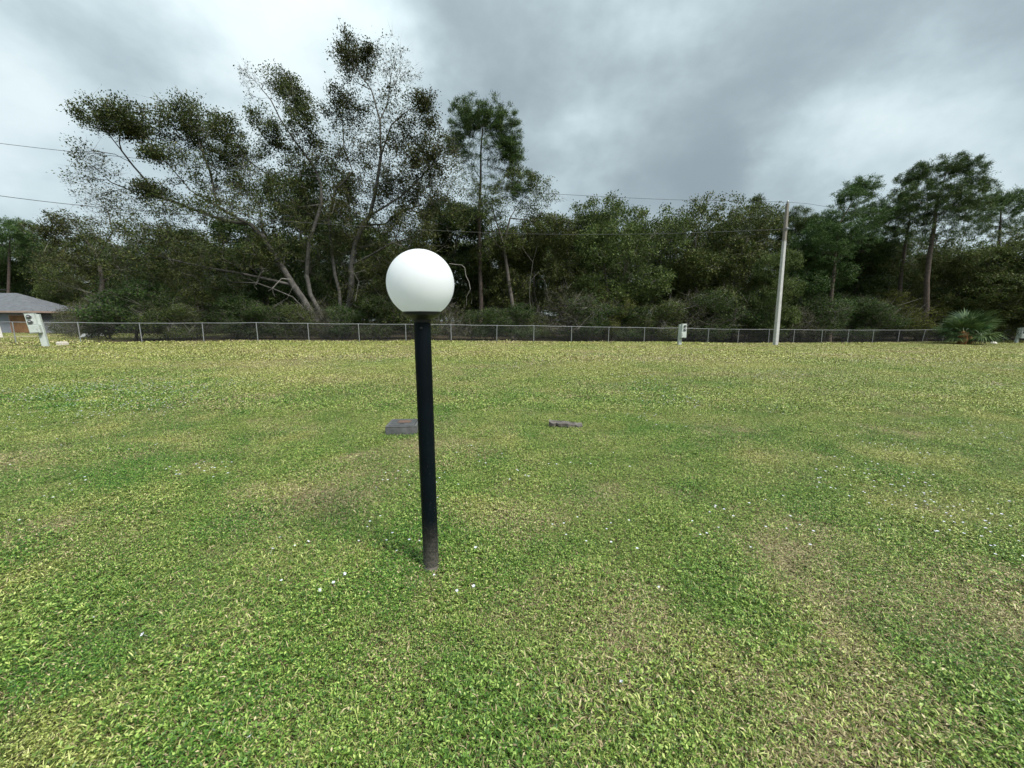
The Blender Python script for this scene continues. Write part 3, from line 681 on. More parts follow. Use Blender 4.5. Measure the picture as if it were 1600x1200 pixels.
va = atY(0, 463.5, HY + 3)[0] - e0[0]
b = BM(); b.box((va + .1, 3.0, z0 + rise * 3.0 / ry + .05), (1.3, .3, .12)); b.done('roof_vent', 'black_gap', rf)
b = BM(); b.box((0, 0, .75), (.14, .14, 1.5), bevel=.01); b.box((0, 0, 1.52), (.18, .18, .05)); o = b.done('white_post', 'white_board')
q = atY(2, 527, 30.0); o.location = (q[0], q[1], float(tz(q[0], q[1]))); o.rotation_euler = (0, R(-5), 0); tag(o, 'white wooden post standing in front of the grey house at left edge', 'post')
# sandy yard by the house
b = BM(); c0 = atY(55, 528, 33.0); n_ = 18
ring_ = [b.b.verts.new((c0[0] - 4 + 7.5 * math.cos(t) * (1 + .15 * math.sin(3 * t)), 32.0 + 5.0 * math.sin(t) * (1 + .2 * math.cos(2 * t)), 0)) for t in np.linspace(0, 6.283, n_, endpoint=False)]
for v in ring_: v.co.z = float(tz(v.co.x, v.co.y)) + .03
b.b.faces.new(ring_); b.done('sandy_path', 'sand', None, False, 'structure')
for k, (px, py, Y, sx, sy, sz_, ry_, rz_, lab) in enumerate([
        (141, 525, 30., 1.15, .5, .10, -.16, .2, 'long white painted board lying tilted among twigs behind the fence'),
        (160, 521.5, 31., .55, .35, .08, .2, -.3, 'short white painted board beside the longer one behind the fence')]):
    q = atY(px, py, Y); b = BM(); b.box((0, 0, 0), (sx, sy, sz_), bevel=.02); o = b.done('white_board', 'white_board')
    o.location = (q[0], q[1], float(tz(q[0], q[1])) + .25); o.rotation_euler = (R(28), ry_, rz_); tag(o, lab, 'board')
q = gpt(97, 536.5); b = BM(); b.box((0, 0, .12), (.34, .34, .28), bevel=.03); b.box((0, 0, .27), (.28, .28, .03), bevel=.01); o = b.done('concrete_block', 'pale_stone'); o.location = tuple(atY(97, 534, 21.5)[:2]) + (float(tz(*atY(97, 534, 21.5)[:2])) - .06,)
tag(o, 'low pale concrete block in the grass right of the leaning pedestal', 'concrete block')
b = BM(); bmesh.ops.create_icosphere(b.b, subdivisions=3, radius=.2)
for v in b.b.verts: v.co *= 1 + .25 * (vnoise(np.array([v.co.x * 9 + 5]), np.array([v.co.y * 9 + v.co.z * 7]), 1)[0] - .5); v.co.z *= .7; v.co.x *= 1.3
o = b.done('boulder', 'pale_stone', None, True); q = atY(1553, 534, 36); o.location = (q[0], q[1], float(tz(q[0], q[1])) + .08); tag(o, 'small pale rock on the grass between the fan palm and right pedestal', 'rock')

# ------------------------------------------------------------------ trees
def grow(P, par, targets, rs, step=.45, bend=.35, upb=.12, jit=.05, stray=.5):
    n0 = len(P); cap = n0 + int(len(targets) * 60) + 10
    A = np.zeros((cap, 3)); A[:n0] = P; D = np.zeros((cap, 3)); pr = np.full(cap, -1, int); pr[:n0] = par
    for i in range(n0):
        if par[i] >= 0: D[i] = A[i] - A[par[i]]
        else: D[i] = (0, 0, 1)
    D[:n0] /= np.linalg.norm(D[:n0], axis=1)[:, None] + 1e-9
    n = n0; T = np.asarray(targets)
    d0 = np.array([np.min(np.sum((A[:n0] - t) ** 2, 1)) for t in T]); order = np.argsort(d0 * (0.8 + .4 * rs.random(len(T)))); ends = np.zeros(len(T), int)
    for ti in order:
        t = T[ti]; v = t - A[:n]; d = np.sqrt(np.sum(v * v, 1)) + 1e-6
        c = d * (1.25 - stray * np.sum(v * D[:n], 1) / d) + np.where(A[:n, 2] > t[2], (A[:n, 2] - t[2]) * .5, 0)
        i = int(np.argmin(c)); dist = d[i]; k = max(1, int(math.ceil(dist / step)))
        p0 = A[i].copy(); p1 = p0 + D[i] * dist * bend + np.array([0, 0, upb * dist]); prev = i
        for q in range(1, k + 1):
            s = q / k; p = (1 - s) ** 2 * p0 + 2 * s * (1 - s) * p1 + s * s * t
            if q < k: p = p + rs.normal(0, jit * step * 2, 3)
            if n >= cap: break
            A[n] = p; pr[n] = prev; dd = p - A[prev]; D[n] = dd / (np.linalg.norm(dd) + 1e-9); prev = n; n += 1
        ends[ti] = prev
    return A[:n], pr[:n], D[:n], ends
def radii(pr, rb, r0=.011):
    n = len(pr); cnt = np.zeros(n)
    has = np.zeros(n, bool); has[pr[pr >= 0]] = True
    cnt[~has] = 1
    for i in range(n - 1, -1, -1):
        if pr[i] >= 0: cnt[pr[i]] += cnt[i]
    tot = max(cnt[pr < 0].max(), 2); e = math.log(rb / r0) / math.log(tot); return r0 * cnt ** e
def tubes(A, pr, D, r, flare=True):
    ch = np.where(pr >= 0)[0]; pa = pr[ch]; V = []; F = []; off = 0
    DD = D.copy()
    ref = np.array([.31, .9, .23]); ref /= np.linalg.norm(ref)
    mainc = {}
    for lo, hi, sd in ((0, .03, 3), (.03, .09, 5), (.09, 9, 9)):
        s = (r[ch] >= lo) & (r[ch] < hi)
        if not s.any(): continue
        c = ch[s]; p = pa[s]; rc = r[c]; rp = np.where(r[p] > rc * 1.35, rc * 1.12, r[p])
        def rg(cen, d, rad):
            x = np.cross(d, ref); x /= np.linalg.norm(x, axis=1)[:, None] + 1e-9; y = np.cross(d, x)
            a = np.arange(sd) * 2 * math.pi / sd
            return cen[:, None] + rad[:, None, None] * (np.cos(a)[None, :, None] * x[:, None] + np.sin(a)[None, :, None] * y[:, None])
        dp = np.where((r[p] > rc * 1.35)[:, None], D[c], D[p])
        R0 = rg(A[p], dp, rp); R1 = rg(A[c], D[c], rc); V.append(np.concatenate([R0, R1], 1).reshape(-1, 3))
        b = off + np.arange(len(c))[:, None] * 2 * sd
        for k in range(sd): F.append(b + np.array([k, (k + 1) % sd, sd + (k + 1) % sd, sd + k]))
        off += len(c) * 2 * sd
    return np.concatenate(V), np.concatenate(F)
def leaf_quads(C, d, L, Wd, rs, up_bias=.4):
    n = len(C); nn = rs.normal(0, 1, (n, 3)); nn[:, 2] = np.abs(nn[:, 2]) + up_bias; s = np.cross(d, nn); s /= np.linalg.norm(s, axis=1)[:, None] + 1e-9
    L = L[:, None]; v = np.stack([C, C + d * L * .5 + s * L * Wd / 2, C + d * L, C + d * L * .5 - s * L * Wd / 2], 1).reshape(-1, 3)
    return v, np.arange(n * 4).reshape(-1, 4)
def leaves(ends, dirs, dens, rs, per=26, sig=.26, L=(.07, .13), Wd=.5, flat=.8):
    k = rs.poisson(per * dens); C = np.repeat(ends, k, 0); d = np.repeat(dirs, k, 0); n = len(C)
    o = rs.normal(0, sig, (n, 3)) * np.array([1, 1, flat]); d = d + rs.normal(0, .8, (n, 3)); d /= np.linalg.norm(d, axis=1)[:, None]
    return leaf_quads(C + o, d, L[0] + (L[1] - L[0]) * rs.random(n), Wd, rs)
def twigs(ends, dirs, rs, k=4, ln=.4, r=.006):
    C = np.repeat(ends, k, 0); d = np.repeat(dirs, k, 0) + rs.normal(0, .75, (len(ends) * k, 3)); d /= np.linalg.norm(d, axis=1)[:, None]
    l = ln * (.4 + .9 * rs.random(len(C)))[:, None]; s = np.cross(d, rs.normal(0, 1, d.shape)); s /= np.linalg.norm(s, axis=1)[:, None]; s2 = np.cross(d, s)
    v = np.stack([C + s * r, C - s * .5 * r + s2 * .87 * r, C - s * .5 * r - s2 * .87 * r, C + d * l], 1).reshape(-1, 3)
    b = np.arange(len(C))[:, None] * 4; return v, np.concatenate([b + np.array(q) for q in ([0, 1, 3], [1, 2, 3], [2, 0, 3])])
def needles(ends, dirs, dens, rs, per=26, Ln=.24, wd=.15):
    k = rs.poisson(per * dens); C = np.repeat(ends, k, 0); d = np.repeat(dirs, k, 0) * .6 + rs.normal(0, .75, (int(k.sum()), 3)); d[:, 2] += .25; d /= np.linalg.norm(d, axis=1)[:, None]
    n = len(C); C = C + rs.normal(0, .15, (n, 3)) * np.array([1, 1, .7]); l = (Ln * (.6 + .6 * rs.random(n)))[:, None]; s = np.cross(d, rs.normal(0, 1, d.shape)); s /= np.linalg.norm(s, axis=1)[:, None]
    v = np.stack([C + s * l * wd / 2, C - s * l * wd / 2, C + d * l], 1).reshape(-1, 3); return v, np.arange(n * 3).reshape(-1, 3)
def tree_meshes(nm, P, par, T, dens, rs, rb, bark, leafm, per, sig, L, kind='leaf', tw=4, step=.45, r0=.011, bend=.35, upb=.12, stray=.5, twl=.45, origin=None, flat=.8, jit=.05, taper=.62, pale=.07):
    A, pr, D, ends = grow(P, par, T, rs, step, bend, upb, jit, stray); r = radii(pr, rb, r0)
    ln_ = np.zeros(len(A))
    for i in range(len(A)):
        if pr[i] >= 0: ln_[i] = ln_[pr[i]] + np.linalg.norm(A[i] - A[pr[i]])
    r = np.maximum(r * (1 - taper * np.clip(ln_ / ln_.max() * 1.15, 0, 1) ** .8), r0 * .55)
    # root flare
    base = A[0, 2]; hgt = A[:, 2] - base; r = r * (1 + .5 * np.exp(-np.clip(hgt, 0, 9) / .45) * (r > rb * .6))
    if origin is not None: A = A - origin
    V, F = tubes(A, pr, D, r); E, Dn = A[ends], D[ends]
    fl = [F]
    if tw:
        tv, tf = twigs(E, Dn, rs, tw, twl); fl.append(tf + len(V)); V = np.concatenate([V, tv])
        pk = rs.random(len(E)) < pale; tv, tf = twigs(E[pk], Dn[pk] + np.array([-.25, 0, .35]), rs, 2, 1.25, .011); n0 = sum(len(f) for f in fl); fl.append(tf + len(V)); V = np.concatenate([V, tv])
    wood = np_mesh(nm + '_wood', V, fl, [bark, 'dead_wood'] if tw else bark, True)
    if tw:
        mi = np.zeros(len(wood.polygons), np.int32); mi[n0:] = 1; wood.polygons.foreach_set('material_index', mi)
    if kind == 'leaf': lv, lf = leaves(E, Dn, dens, rs, per, sig, L, flat=flat)
    else: lv, lf = needles(E, Dn, dens, rs, per, L[1])
    return wood, np_mesh(nm + '_foliage', lv, lf, leafm)
def chain(P, par, pts, start):
    """adds a polyline of points to a skeleton from node index start, returns last index list"""
    ids = []; prev = start
    for q in pts:
        a = P[prev]; n = max(1, int(np.linalg.norm(np.array(q) - a) / .8))
        for k in range(1, n + 1): P.append(a + (np.array(q) - a) * k / n); par.append(prev); prev = len(P) - 1
        ids.append(prev)
    return ids
def ell(c, r, n, rs, shell=.0):
    v = rs.normal(0, 1, (n, 3)); w_ = np.linalg.norm(v, axis=1)[:, None]
    if shell == 0: return np.array(c) + v * np.minimum(1, 2.1 / w_) * .50 * np.array(r)
    v /= w_; q = (shell + (1 - shell) * rs.random(n)) ** (1 / 3.); return np.array(c) + v * q[:, None] * np.array(r)
def wob(pts, amt, rs):
    return [np.array(p) + rs.normal(0, amt, 3) for p in pts]

def photo_tree(name, label, cat, Y, base, limbs, blobs, rb, bark, leafm, seed, per=24, sig=.27, L=(.08, .15), dscale=1.0, group=None, yspread=1.0, **kw):
    """a tree measured off the photograph: limbs as polylines, foliage as clouds round their ends, at real depth"""
    rs = np.random.default_rng(seed); g = atY(base[0], base[1], Y); g[2] = float(tz(g[0], g[1])) - .1
    P = [g]; par = [-1]; named = {'root': 0}
    for nm, frm, dy, pts in limbs:
        st_ = named[frm]; y0 = P[st_][1]; q = []
        for k, (x, y) in enumerate(pts): q.append(atY(x, y, y0 + dy * (k + 1) / len(pts)))
        ids = chain(P, par, wob(q, .06, rs), st_); named[nm] = ids[-1]
        for k, i_ in enumerate(ids): named[nm + str(k)] = i_
    T = []; dn = []
    PA = np.array(P)
    for (x, y, rx, ry, dens, n) in blobs:
        # the cloud sits at the depth of the limb that is nearest in the picture plane
        c = atY(x, y, Y); dd = np.hypot(PA[:, 0] / PA[:, 1] - c[0] / c[1], (PA[:, 2] - EYE) / PA[:, 1] - (c[2] - EYE) / c[1]); yl = PA[int(np.argmin(dd)), 1]
        c = atY(x, y, yl + rs.normal(0, .7)); k = yl / FPX
        n = int(n * dscale); T.append(ell(c, (rx * k, max(rx, ry) * k * .9 * yspread, ry * k), n, rs)); dn.append(np.full(n, dens) * np.where(rs.random(n) < .3, .05, 1.1 + .8 * rs.random(n)))
    T = np.concatenate(T); dn = np.concatenate(dn); o = T[:, 2] > g[2] + .4; T, dn = T[o], dn[o]
    cn = .65 * vnoise(T[:, 0] + T[:, 1] * .6 + 50, T[:, 2] * 1.15 + T[:, 1] * .5 + 50, 1.5, seed % 9) + .35 * vnoise(T[:, 0] + 90, T[:, 2] - T[:, 1] + 90, 3.2, seed % 7)
    dn = dn * np.clip((cn - .27) * 4.5, .10, 1.35)
    wood, fol = tree_meshes(name, np.array(P), np.array(par), T, dn, rs, rb, bark, leafm, per, sig, L, origin=g, **kw)
    t = thing(name, label, cat, g, 0, group); link('trunk', wood, t); link('crown', fol, t); return t, g

# ---- the spreading oak, leaning left
oakA, gA = photo_tree('oak_tree', 'large spreading oak whose twin trunk leans left behind the fence', 'tree', 31.5, (512, 538),
    [('t', 'root', -.3, [(508, 522), (490, 498), (472, 470), (458, 447)]),
     ('t2', 'root', .8, [(514, 515), (498, 482), (486, 460), (478, 430), (484, 380), (500, 320), (504, 287), (490, 261), (462, 224), (439, 191), (420, 154), (397, 121), (372, 104)]),
     ('u', 't', -.6, [(440, 421), (428, 396), (410, 369), (392, 352)]),
     ('a', 'u', -2.2, [(373, 341), (340, 322), (299, 300), (275, 270), (262, 250)]),
     ('b', 'u', -1.2, [(350, 346), (305, 330), (270, 312), (245, 308), (210, 300), (178, 286), (152, 266), (130, 248)]),
     ('c', 'b3', -.8, [(228, 284), (208, 258), (190, 235), (168, 212)]),
     ('d', 'a1', 1.2, [(330, 270), (318, 230), (300, 200)]),
     ('l', 't', -2.6, [(420, 437), (380, 430), (340, 421), (290, 412), (240, 400)]),
     ('l2', 't1', -1.8, [(455, 462), (430, 451), (400, 441), (360, 440)]),
     ('e', 't25', .8, [(467, 322), (439, 285), (400, 262), (378, 243)]),
     ('f', 't27', 1.4, [(520, 262), (535, 233), (528, 200)]),
     ('g', 'u2', 1.5, [(408, 330), (400, 290), (395, 255)])],
    [(187, 185, 46, 20, 1.0, 110), (165, 195, 26, 14, 1.0, 40), (215, 205, 20, 12, .8, 30), (300, 185, 40, 26, .9, 90), (290, 215, 30, 22, .6, 50), (345, 200, 26, 18, 1.0, 45), (350, 235, 32, 26, .8, 60), (262, 243, 24, 12, 1.1, 36), (238, 240, 12, 8, 1.2, 14),
     (150, 262, 32, 22, .12, 60), (130, 235, 20, 12, .25, 24), (130, 282, 22, 10, .12, 24), (235, 298, 30, 10, .9, 44), (330, 280, 50, 30, .8, 80), (300, 330, 60, 20, .7, 70), (385, 240, 26, 26, .9, 40), (400, 285, 40, 32, .8, 70), (360, 320, 40, 20, .8, 50),
     (430, 330, 48, 40, .9, 90), (200, 315, 50, 20, .15, 50), (160, 315, 30, 18, .12, 40), (280, 370, 70, 24, .8, 80), (370, 395, 60, 30, .9, 80), (250, 415, 70, 26, .9, 70), (330, 440, 60, 26, .8, 60), (425, 395, 36, 30, .9, 50), (185, 375, 44, 24, .5, 40),
     (435, 128, 22, 14, 1.0, 34), (455, 150, 24, 18, 1.1, 42), (415, 190, 22, 18, .9, 32), (470, 185, 24, 22, 1.0, 44), (385, 112, 16, 10, .05, 22), (395, 140, 18, 14, .05, 18), (440, 225, 30, 24, .9, 50), (490, 225, 22, 24, .8, 34), (478, 270, 34, 28, .9, 60), (480, 330, 36, 36, .9, 70), (500, 390, 34, 40, .8, 60)],
    .34, 'oak_bark', 'oak_leaf', 101, dscale=1.5, per=40, sig=.23, L=(.10, .19), r0=.0105, taper=.55)
# ---- the upright oak
oakB, gB = photo_tree('oak_tree', 'tall upright forked oak with sparse top, nearest behind the globe lamp', 'tree', 32.0, (539, 538),
    [('t', 'root', 0, [(540, 520), (537, 503)]),
     ('l', 't', .8, [(531, 480), (527, 455), (524, 430), (518, 395), (512, 340), (524, 300), (548, 268), (540, 230), (533, 190)]),
     ('r', 't', -.4, [(544, 478), (549, 450), (552, 415), (556, 380), (570, 350), (579, 336), (588, 299), (597, 243), (595, 187), (579, 140), (556, 107), (545, 80), (541, 56)]),
     ('a', 'r7', -1.5, [(604, 225), (612, 195), (635, 178), (662, 160)]),
     ('b', 'r5', -1.8, [(600, 322), (625, 308), (649, 289), (672, 262), (690, 235)]),
     ('c', 'r8', 1.0, [(606, 160), (612, 120), (618, 92)]),
     ('d', 'r4', 1.8, [(600, 350), (632, 330), (660, 318)]),
     ('e', 'r9', .5, [(560, 128), (545, 110), (536, 88)]),
     ('f', 'r2', -2.0, [(575, 400), (610, 380), (640, 372)])],
    [(552, 88, 26, 20, .9, 54), (575, 82, 12, 10, 1.3, 20), (560, 112, 30, 16, .6, 36), (612, 95, 22, 26, .06, 60), (545, 60, 10, 10, .3, 16), (640, 120, 20, 16, .05, 24), (600, 135, 28, 24, .3, 36), (538, 160, 22, 20, .8, 34), (525, 185, 20, 22, .8, 34), (560, 185, 30, 26, .4, 44), (608, 185, 30, 24, .3, 40),
     (658, 158, 20, 9, 1.0, 24), (672, 182, 12, 18, .9, 22), (648, 195, 26, 22, .6, 40), (630, 225, 34, 24, .8, 60), (585, 235, 32, 26, .4, 44), (550, 240, 28, 28, .6, 44), (520, 250, 28, 28, .7, 44), (655, 255, 34, 30, 1.0, 74), (690, 240, 24, 30, .5, 46), (605, 285, 44, 30, .8, 76), (550, 300, 34, 30, .8, 60), (525, 330, 30, 34, .8, 50),
     (640, 315, 46, 30, 1.0, 76), (690, 300, 34, 34, .6, 60), (590, 350, 50, 36, 1.0, 84), (650, 370, 46, 36, .9, 70), (540, 385, 40, 36, .9, 64), (590, 420, 50, 36, .9, 70), (560, 455, 30, 20, .5, 24)],
    .30, 'oak_bark', 'oak_leaf', 102, dscale=1.5, per=40, sig=.23, L=(.10, .19), r0=.0105, taper=.55)
# ---- sparse yellowing tree right of the tall pine
photo_tree('oak_tree', 'sparse yellowing oak right of the tall lone pine', 'tree', 37.0, (800, 525),
    [('t', 'root', 0, [(800, 480), (795, 430), (788, 380), (796, 340)]), ('a', 't', .6, [(812, 315), (828, 295), (842, 285)]), ('b', 't2', -.6, [(775, 345), (768, 315), (775, 290)]), ('c', 't3', .8, [(830, 345), (855, 325)])],
    [(835, 288, 22, 12, 1.0, 40), (805, 272, 16, 9, .9, 22), (790, 295, 22, 16, .4, 30), (850, 308, 26, 14, .25, 36), (775, 320, 26, 22, .6, 36), (820, 325, 34, 18, .5, 50), (740, 300, 24, 24, .5, 34), (860, 350, 30, 24, .7, 40), (800, 370, 50, 30, .8, 60), (720, 330, 30, 30, .8, 40)],
    .22, 'grey_bark', 'olive_leaf', 103, per=34, sig=.22, L=(.10, .2), dscale=1.3, r0=.007)
# ---- pale sparse twiggy tree left of the oak
photo_tree('oak_tree', 'pale thin-leaved oak at left between house and spreading oak', 'tree', 36.0, (150, 520),
    [('t', 'root', 0, [(155, 480), (160, 440), (150, 400)]), ('a', 't', -1, [(130, 370), (110, 345), (95, 335)]), ('b', 't', .6, [(175, 365), (170, 330), (150, 305)]), ('c', 't1', 1, [(200, 420), (235, 395), (260, 365)])],
    [(110, 345, 30, 12, .7, 50), (85, 365, 34, 16, 1.0, 60), (140, 365, 34, 18, .7, 50), (160, 300, 36, 14, .15, 50), (175, 330, 40, 18, .3, 50), (215, 355, 34, 20, .8, 46), (250, 375, 40, 20, .8, 50), (100, 400, 50, 24, .9, 70), (170, 405, 50, 24, .9, 60), (240, 420, 50, 30, .8, 50), (130, 440, 50, 24, .9, 50)],
    .25, 'grey_bark', 'oak_leaf', 104, per=34, sig=.22, L=(.10, .2), dscale=1.3, r0=.007)

# ---- pines, measured off the photograph
def photo_pine(label, Y, base, trunk, lobes, seed, rb=.24, **kw):
    lobes = [(x, y, rx * 1.25, ry * 1.25, d, n) for x, y, rx, ry, d, n in lobes]
    return photo_tree('pine_tree', label, 'pine', Y, base, [('t', 'root', 0, trunk)] + kw.pop('limbs', []), lobes, rb, 'pine_bark', 'pine_needle', seed,
                      per=kw.pop('per', 46), L=(.2, .25), kind='needle', tw=0, step=.5, r0=.012, taper=.75, dscale=2.9, bend=.15, upb=-.05, stray=.15, yspread=1.0, **kw)
photo_pine('tall lone slash pine with domed crown right of the upright oak', 38.0, (750, 520), [(750, 470), (750, 400), (749, 330), (750, 280), (752, 230), (756, 178)],
    [(755, 176, 34, 9, 1.3, 56), (728, 190, 18, 10, 1.2, 30), (783, 196, 20, 12, 1.3, 36), (795, 222, 16, 14, 1.2, 30), (716, 212, 14, 12, 1., 22), (758, 200, 30, 12, .8, 36), (800, 245, 12, 8, 1.0, 14), (730, 230, 22, 10, .5, 16), (775, 232, 22, 12, .7, 24), (740, 258, 30, 14, .3, 18), (780, 262, 24, 10, .4, 16), (800, 268, 10, 6, .9, 8), (825, 275, 12, 7, 1.0, 10), (745, 295, 30, 14, .5, 20), (725, 250, 22, 12, .7, 20), (792, 292, 24, 12, .8, 22), (770, 318, 34, 14, .6, 24), (730, 330, 28, 14, .6, 20), (812, 300, 16, 10, .9, 14), (704, 232, 12, 10, .9, 12), (803, 240, 14, 12, 1., 16)], 201)
photo_pine('tallest right-hand pine with broad windswept crown and bare red trunk', 40.0, (1443, 525), [(1445, 480), (1447, 440), (1452, 400), (1458, 360), (1462, 320), (1472, 285), (1482, 258)],
    [(1475, 262, 30, 10, 1.3, 46), (1508, 262, 18, 9, 1.2, 26), (1434, 276, 20, 8, 1.3, 30), (1528, 282, 14, 14, 1.2, 24), (1450, 300, 34, 12, 1.2, 50), (1492, 300, 32, 16, 1.2, 56), (1412, 306, 14, 8, 1., 14), (1470, 325, 50, 16, 1.1, 66), (1515, 322, 22, 16, .9, 28), (1430, 330, 26, 16, 1.1, 34), (1495, 352, 30, 16, .8, 30), (1440, 360, 30, 14, .6, 20), (1490, 380, 24, 12, .5, 14)], 202, .30)
photo_pine('slender pine with small leaning crown right of the utility pole', 39.0, (1296, 525), [(1297, 480), (1300, 430), (1304, 390), (1310, 350), (1330, 322), (1345, 300), (1352, 288)],
    [(1348, 290, 18, 8, 1.1, 26), (1330, 304, 18, 8, 1.0, 24), (1360, 302, 10, 9, 1.0, 14), (1322, 316, 12, 7, .9, 12), (1330, 338, 40, 14, .9, 44), (1300, 352, 30, 14, 1.1, 40), (1280, 372, 26, 16, 1.1, 36), (1325, 370, 30, 14, .9, 34), (1305, 395, 34, 16, .8, 30)], 203, .22)
photo_pine('round-headed pine at the far right edge above the olive tree', 44.0, (1566, 520), [(1565, 480), (1563, 430), (1562, 380), (1562, 340), (1566, 310)],
    [(1568, 306, 28, 8, 1.2, 36), (1545, 318, 20, 9, 1.1, 26), (1592, 318, 18, 10, 1.1, 24), (1530, 338, 22, 10, 1.1, 28), (1570, 338, 32, 12, 1.0, 36), (1600, 345, 24, 12, 1.0, 24), (1555, 360, 34, 12, .8, 26), (1520, 362, 16, 8, .9, 12), (1590, 372, 26, 12, .8, 20)], 204, .24)
photo_pine('dark pine between the slender pine and the tallest right-hand pine', 43.0, (1408, 520), [(1405, 480), (1408, 430), (1415, 380), (1420, 345), (1424, 325)],
    [(1385, 322, 34, 8, 1.1, 44), (1365, 336, 24, 10, 1.1, 34), (1410, 340, 26, 14, 1.1, 40), (1350, 355, 26, 12, .9, 28), (1390, 362, 34, 14, .8, 36), (1370, 385, 30, 14, .8, 30), (1425, 380, 26, 16, .7, 24)], 205, .24)
photo_pine('thin-topped pine just left of the utility pole', 45.0, (1190, 520), [(1190, 470), (1188, 420), (1186, 370), (1184, 335), (1184, 312)],
    [(1184, 314, 9, 7, .9, 14), (1176, 330, 12, 7, 1., 18), (1195, 334, 10, 8, 1., 14), (1168, 346, 16, 8, 1.1, 22), (1205, 350, 16, 9, 1.1, 22), (1185, 362, 26, 12, 1.1, 36), (1210, 380, 26, 14, 1.1, 36)], 206, .20)
photo_pine('dark pine rising directly behind the utility pole', 44.0, (1246, 520), [(1245, 470), (1244, 420), (1243, 370), (1244, 340)],
    [(1240, 338, 24, 8, 1.1, 34), (1262, 350, 22, 10, 1.1, 34), (1225, 360, 22, 10, 1.1, 30), (1250, 372, 34, 14, 1.1, 50), (1235, 398, 34, 16, 1., 44), (1275, 395, 26, 16, 1., 34)], 207, .22)
photo_pine('leaning pine crown tucked left of the slender pine', 46.0, (1285, 520), [(1284, 470), (1280, 420), (1276, 380), (1272, 350)],
    [(1270, 352, 30, 10, 1.1, 40), (1300, 366, 24, 12, 1.1, 30), (1262, 385, 30, 16, 1., 44), (1290, 412, 34, 16, 1., 40), (1320, 425, 30, 16, .9, 30)], 209, .20)
photo_pine('pine with low dense crown behind the slender pine', 48.0, (1368, 520), [(1368, 470), (1368, 430), (1370, 390), (1372, 360)],
    [(1372, 360, 30, 10, 1.1, 36), (1350, 385, 30, 14, 1.1, 40), (1388, 400, 30, 16, 1.1, 40), (1345, 425, 34, 16, 1., 40), (1380, 440, 34, 16, .9, 34)], 210, .20)
photo_pine('low dark pine top above the trees at the far left', 50.0, (14, 520), [(14, 470), (14, 420), (16, 380), (18, 352)],
    [(14, 350, 20, 8, 1.2, 34), (35, 362, 18, 9, 1.1, 28), (0, 368, 24, 10, 1.2, 36), (45, 380, 24, 10, 1.0, 28), (15, 385, 34, 14, 1., 44)], 208, .22)

# ---- the rank of broad-leaved trees: a few grown forms, copied as individuals
def grown(kind, seed, H, Wd, low, n, per, leafm, bark, sig=.26, L=(.14, .25), lobes=9, stems=2, flat=.7, skew=0.0, up=.15, pale=.12):
    rs = np.random.default_rng(seed); P = [np.array([0, 0, -.2])]; par = [-1]
    for k in range(stems):
        a = rs.random() * 6.28; s_ = .12 + .14 * rs.random()
        q = [np.array([math.cos(a) * s_ * h, math.sin(a) * s_ * h, h]) + rs.normal(0, .12, 3) for h in (H * .12, H * .25, H * .4, H * .55, H * .7)]
        chain(P, par, q, 0)
    T = []; dn = []
    for k in range(lobes):
        a = 6.283 * (k + rs.random() * .6) / lobes * 2.4; h = low + (H - low) * (.12 + .80 * ((k + .5) / lobes)); rad = Wd / 2 * math.sqrt(max(.08, 1 - ((h - low) / (H - low) * 1.0) ** 2.4)) * (.35 + .5 * rs.random())
        c = (math.cos(a) * rad + skew * (h / H), math.sin(a) * rad, h); rr = Wd * (.20 + .10 * rs.random())
        m_ = int(n / lobes); T.append(ell(c, (rr, rr, rr * .62), m_, rs, .25)); dn.append(np.full(m_, .6 + .7 * rs.random()) * (.3 + 1.4 * rs.random(m_)))
    T = np.concatenate(T); dn = np.concatenate(dn); T[:, 2] = np.maximum(T[:, 2], .3 + .6 * rs.random(len(T)))
    return tree_meshes(kind, np.array(P), np.array(par), T, dn, rs, .2 if H > 6 else .07, bark, leafm, per, sig, L, upb=up, r0=.012, tw=4, twl=.6, flat=flat, step=.6, pale=pale)
_g = grown
def grown(*a, **k):
    a = list(a); a[6] = int(a[6] * 1.7); return _g(*a, **k)
FORMS = {
    'olive1': (grown('broadleaf', 1, 12, 10, .8, 1000, 26, 'olive_leaf', 'grey_bark'), 12, 10),
    'olive2': (grown('broadleaf', 2, 12, 11, 1.0, 1000, 24, 'olive_leaf', 'grey_bark', stems=3, skew=-1.5), 12, 11),
    'olive3': (grown('broadleaf', 3, 12, 9, .6, 900, 26, 'olive_leaf', 'grey_bark', lobes=11), 12, 9),
    'dark1': (grown('broadleaf', 4, 12, 9, 1.0, 1100, 28, 'dark_leaf', 'grey_bark', sig=.28), 12, 9),
    'dark2': (grown('broadleaf', 5, 12, 8, 1.5, 1000, 28, 'dark_leaf', 'grey_bark', lobes=7), 12, 8),
    'thin': (grown('broadleaf', 6, 12, 9, 2.0, 800, 13, 'oak_leaf', 'grey_bark', sig=.3, stems=3), 12, 9),
    'shrub1': (grown('shrub', 7, 3, 4, .1, 320, 22, 'olive_leaf', 'grey_bark', sig=.2, L=(.07, .13), lobes=6, stems=4), 3, 4),
    'shrub2': (grown('shrub', 8, 3, 4, .1, 320, 22, 'dark_leaf', 'grey_bark', sig=.2, L=(.07, .13), lobes=6, stems=5, pale=0.03), 3, 4),
    'twiggy': (grown('shrub', 9, 3, 4.5, .1, 420, 6, 'oak_leaf', 'grey_bark', sig=.25, L=(.07, .12), lobes=7, stems=5, pale=.04), 3, 4.5),
    'light': (grown('shrub', 10, 4, 5.5, .2, 420, 24, 'light_leaf', 'grey_bark', sig=.2, L=(.08, .14), lobes=7, stems=4), 4, 5.5),
}
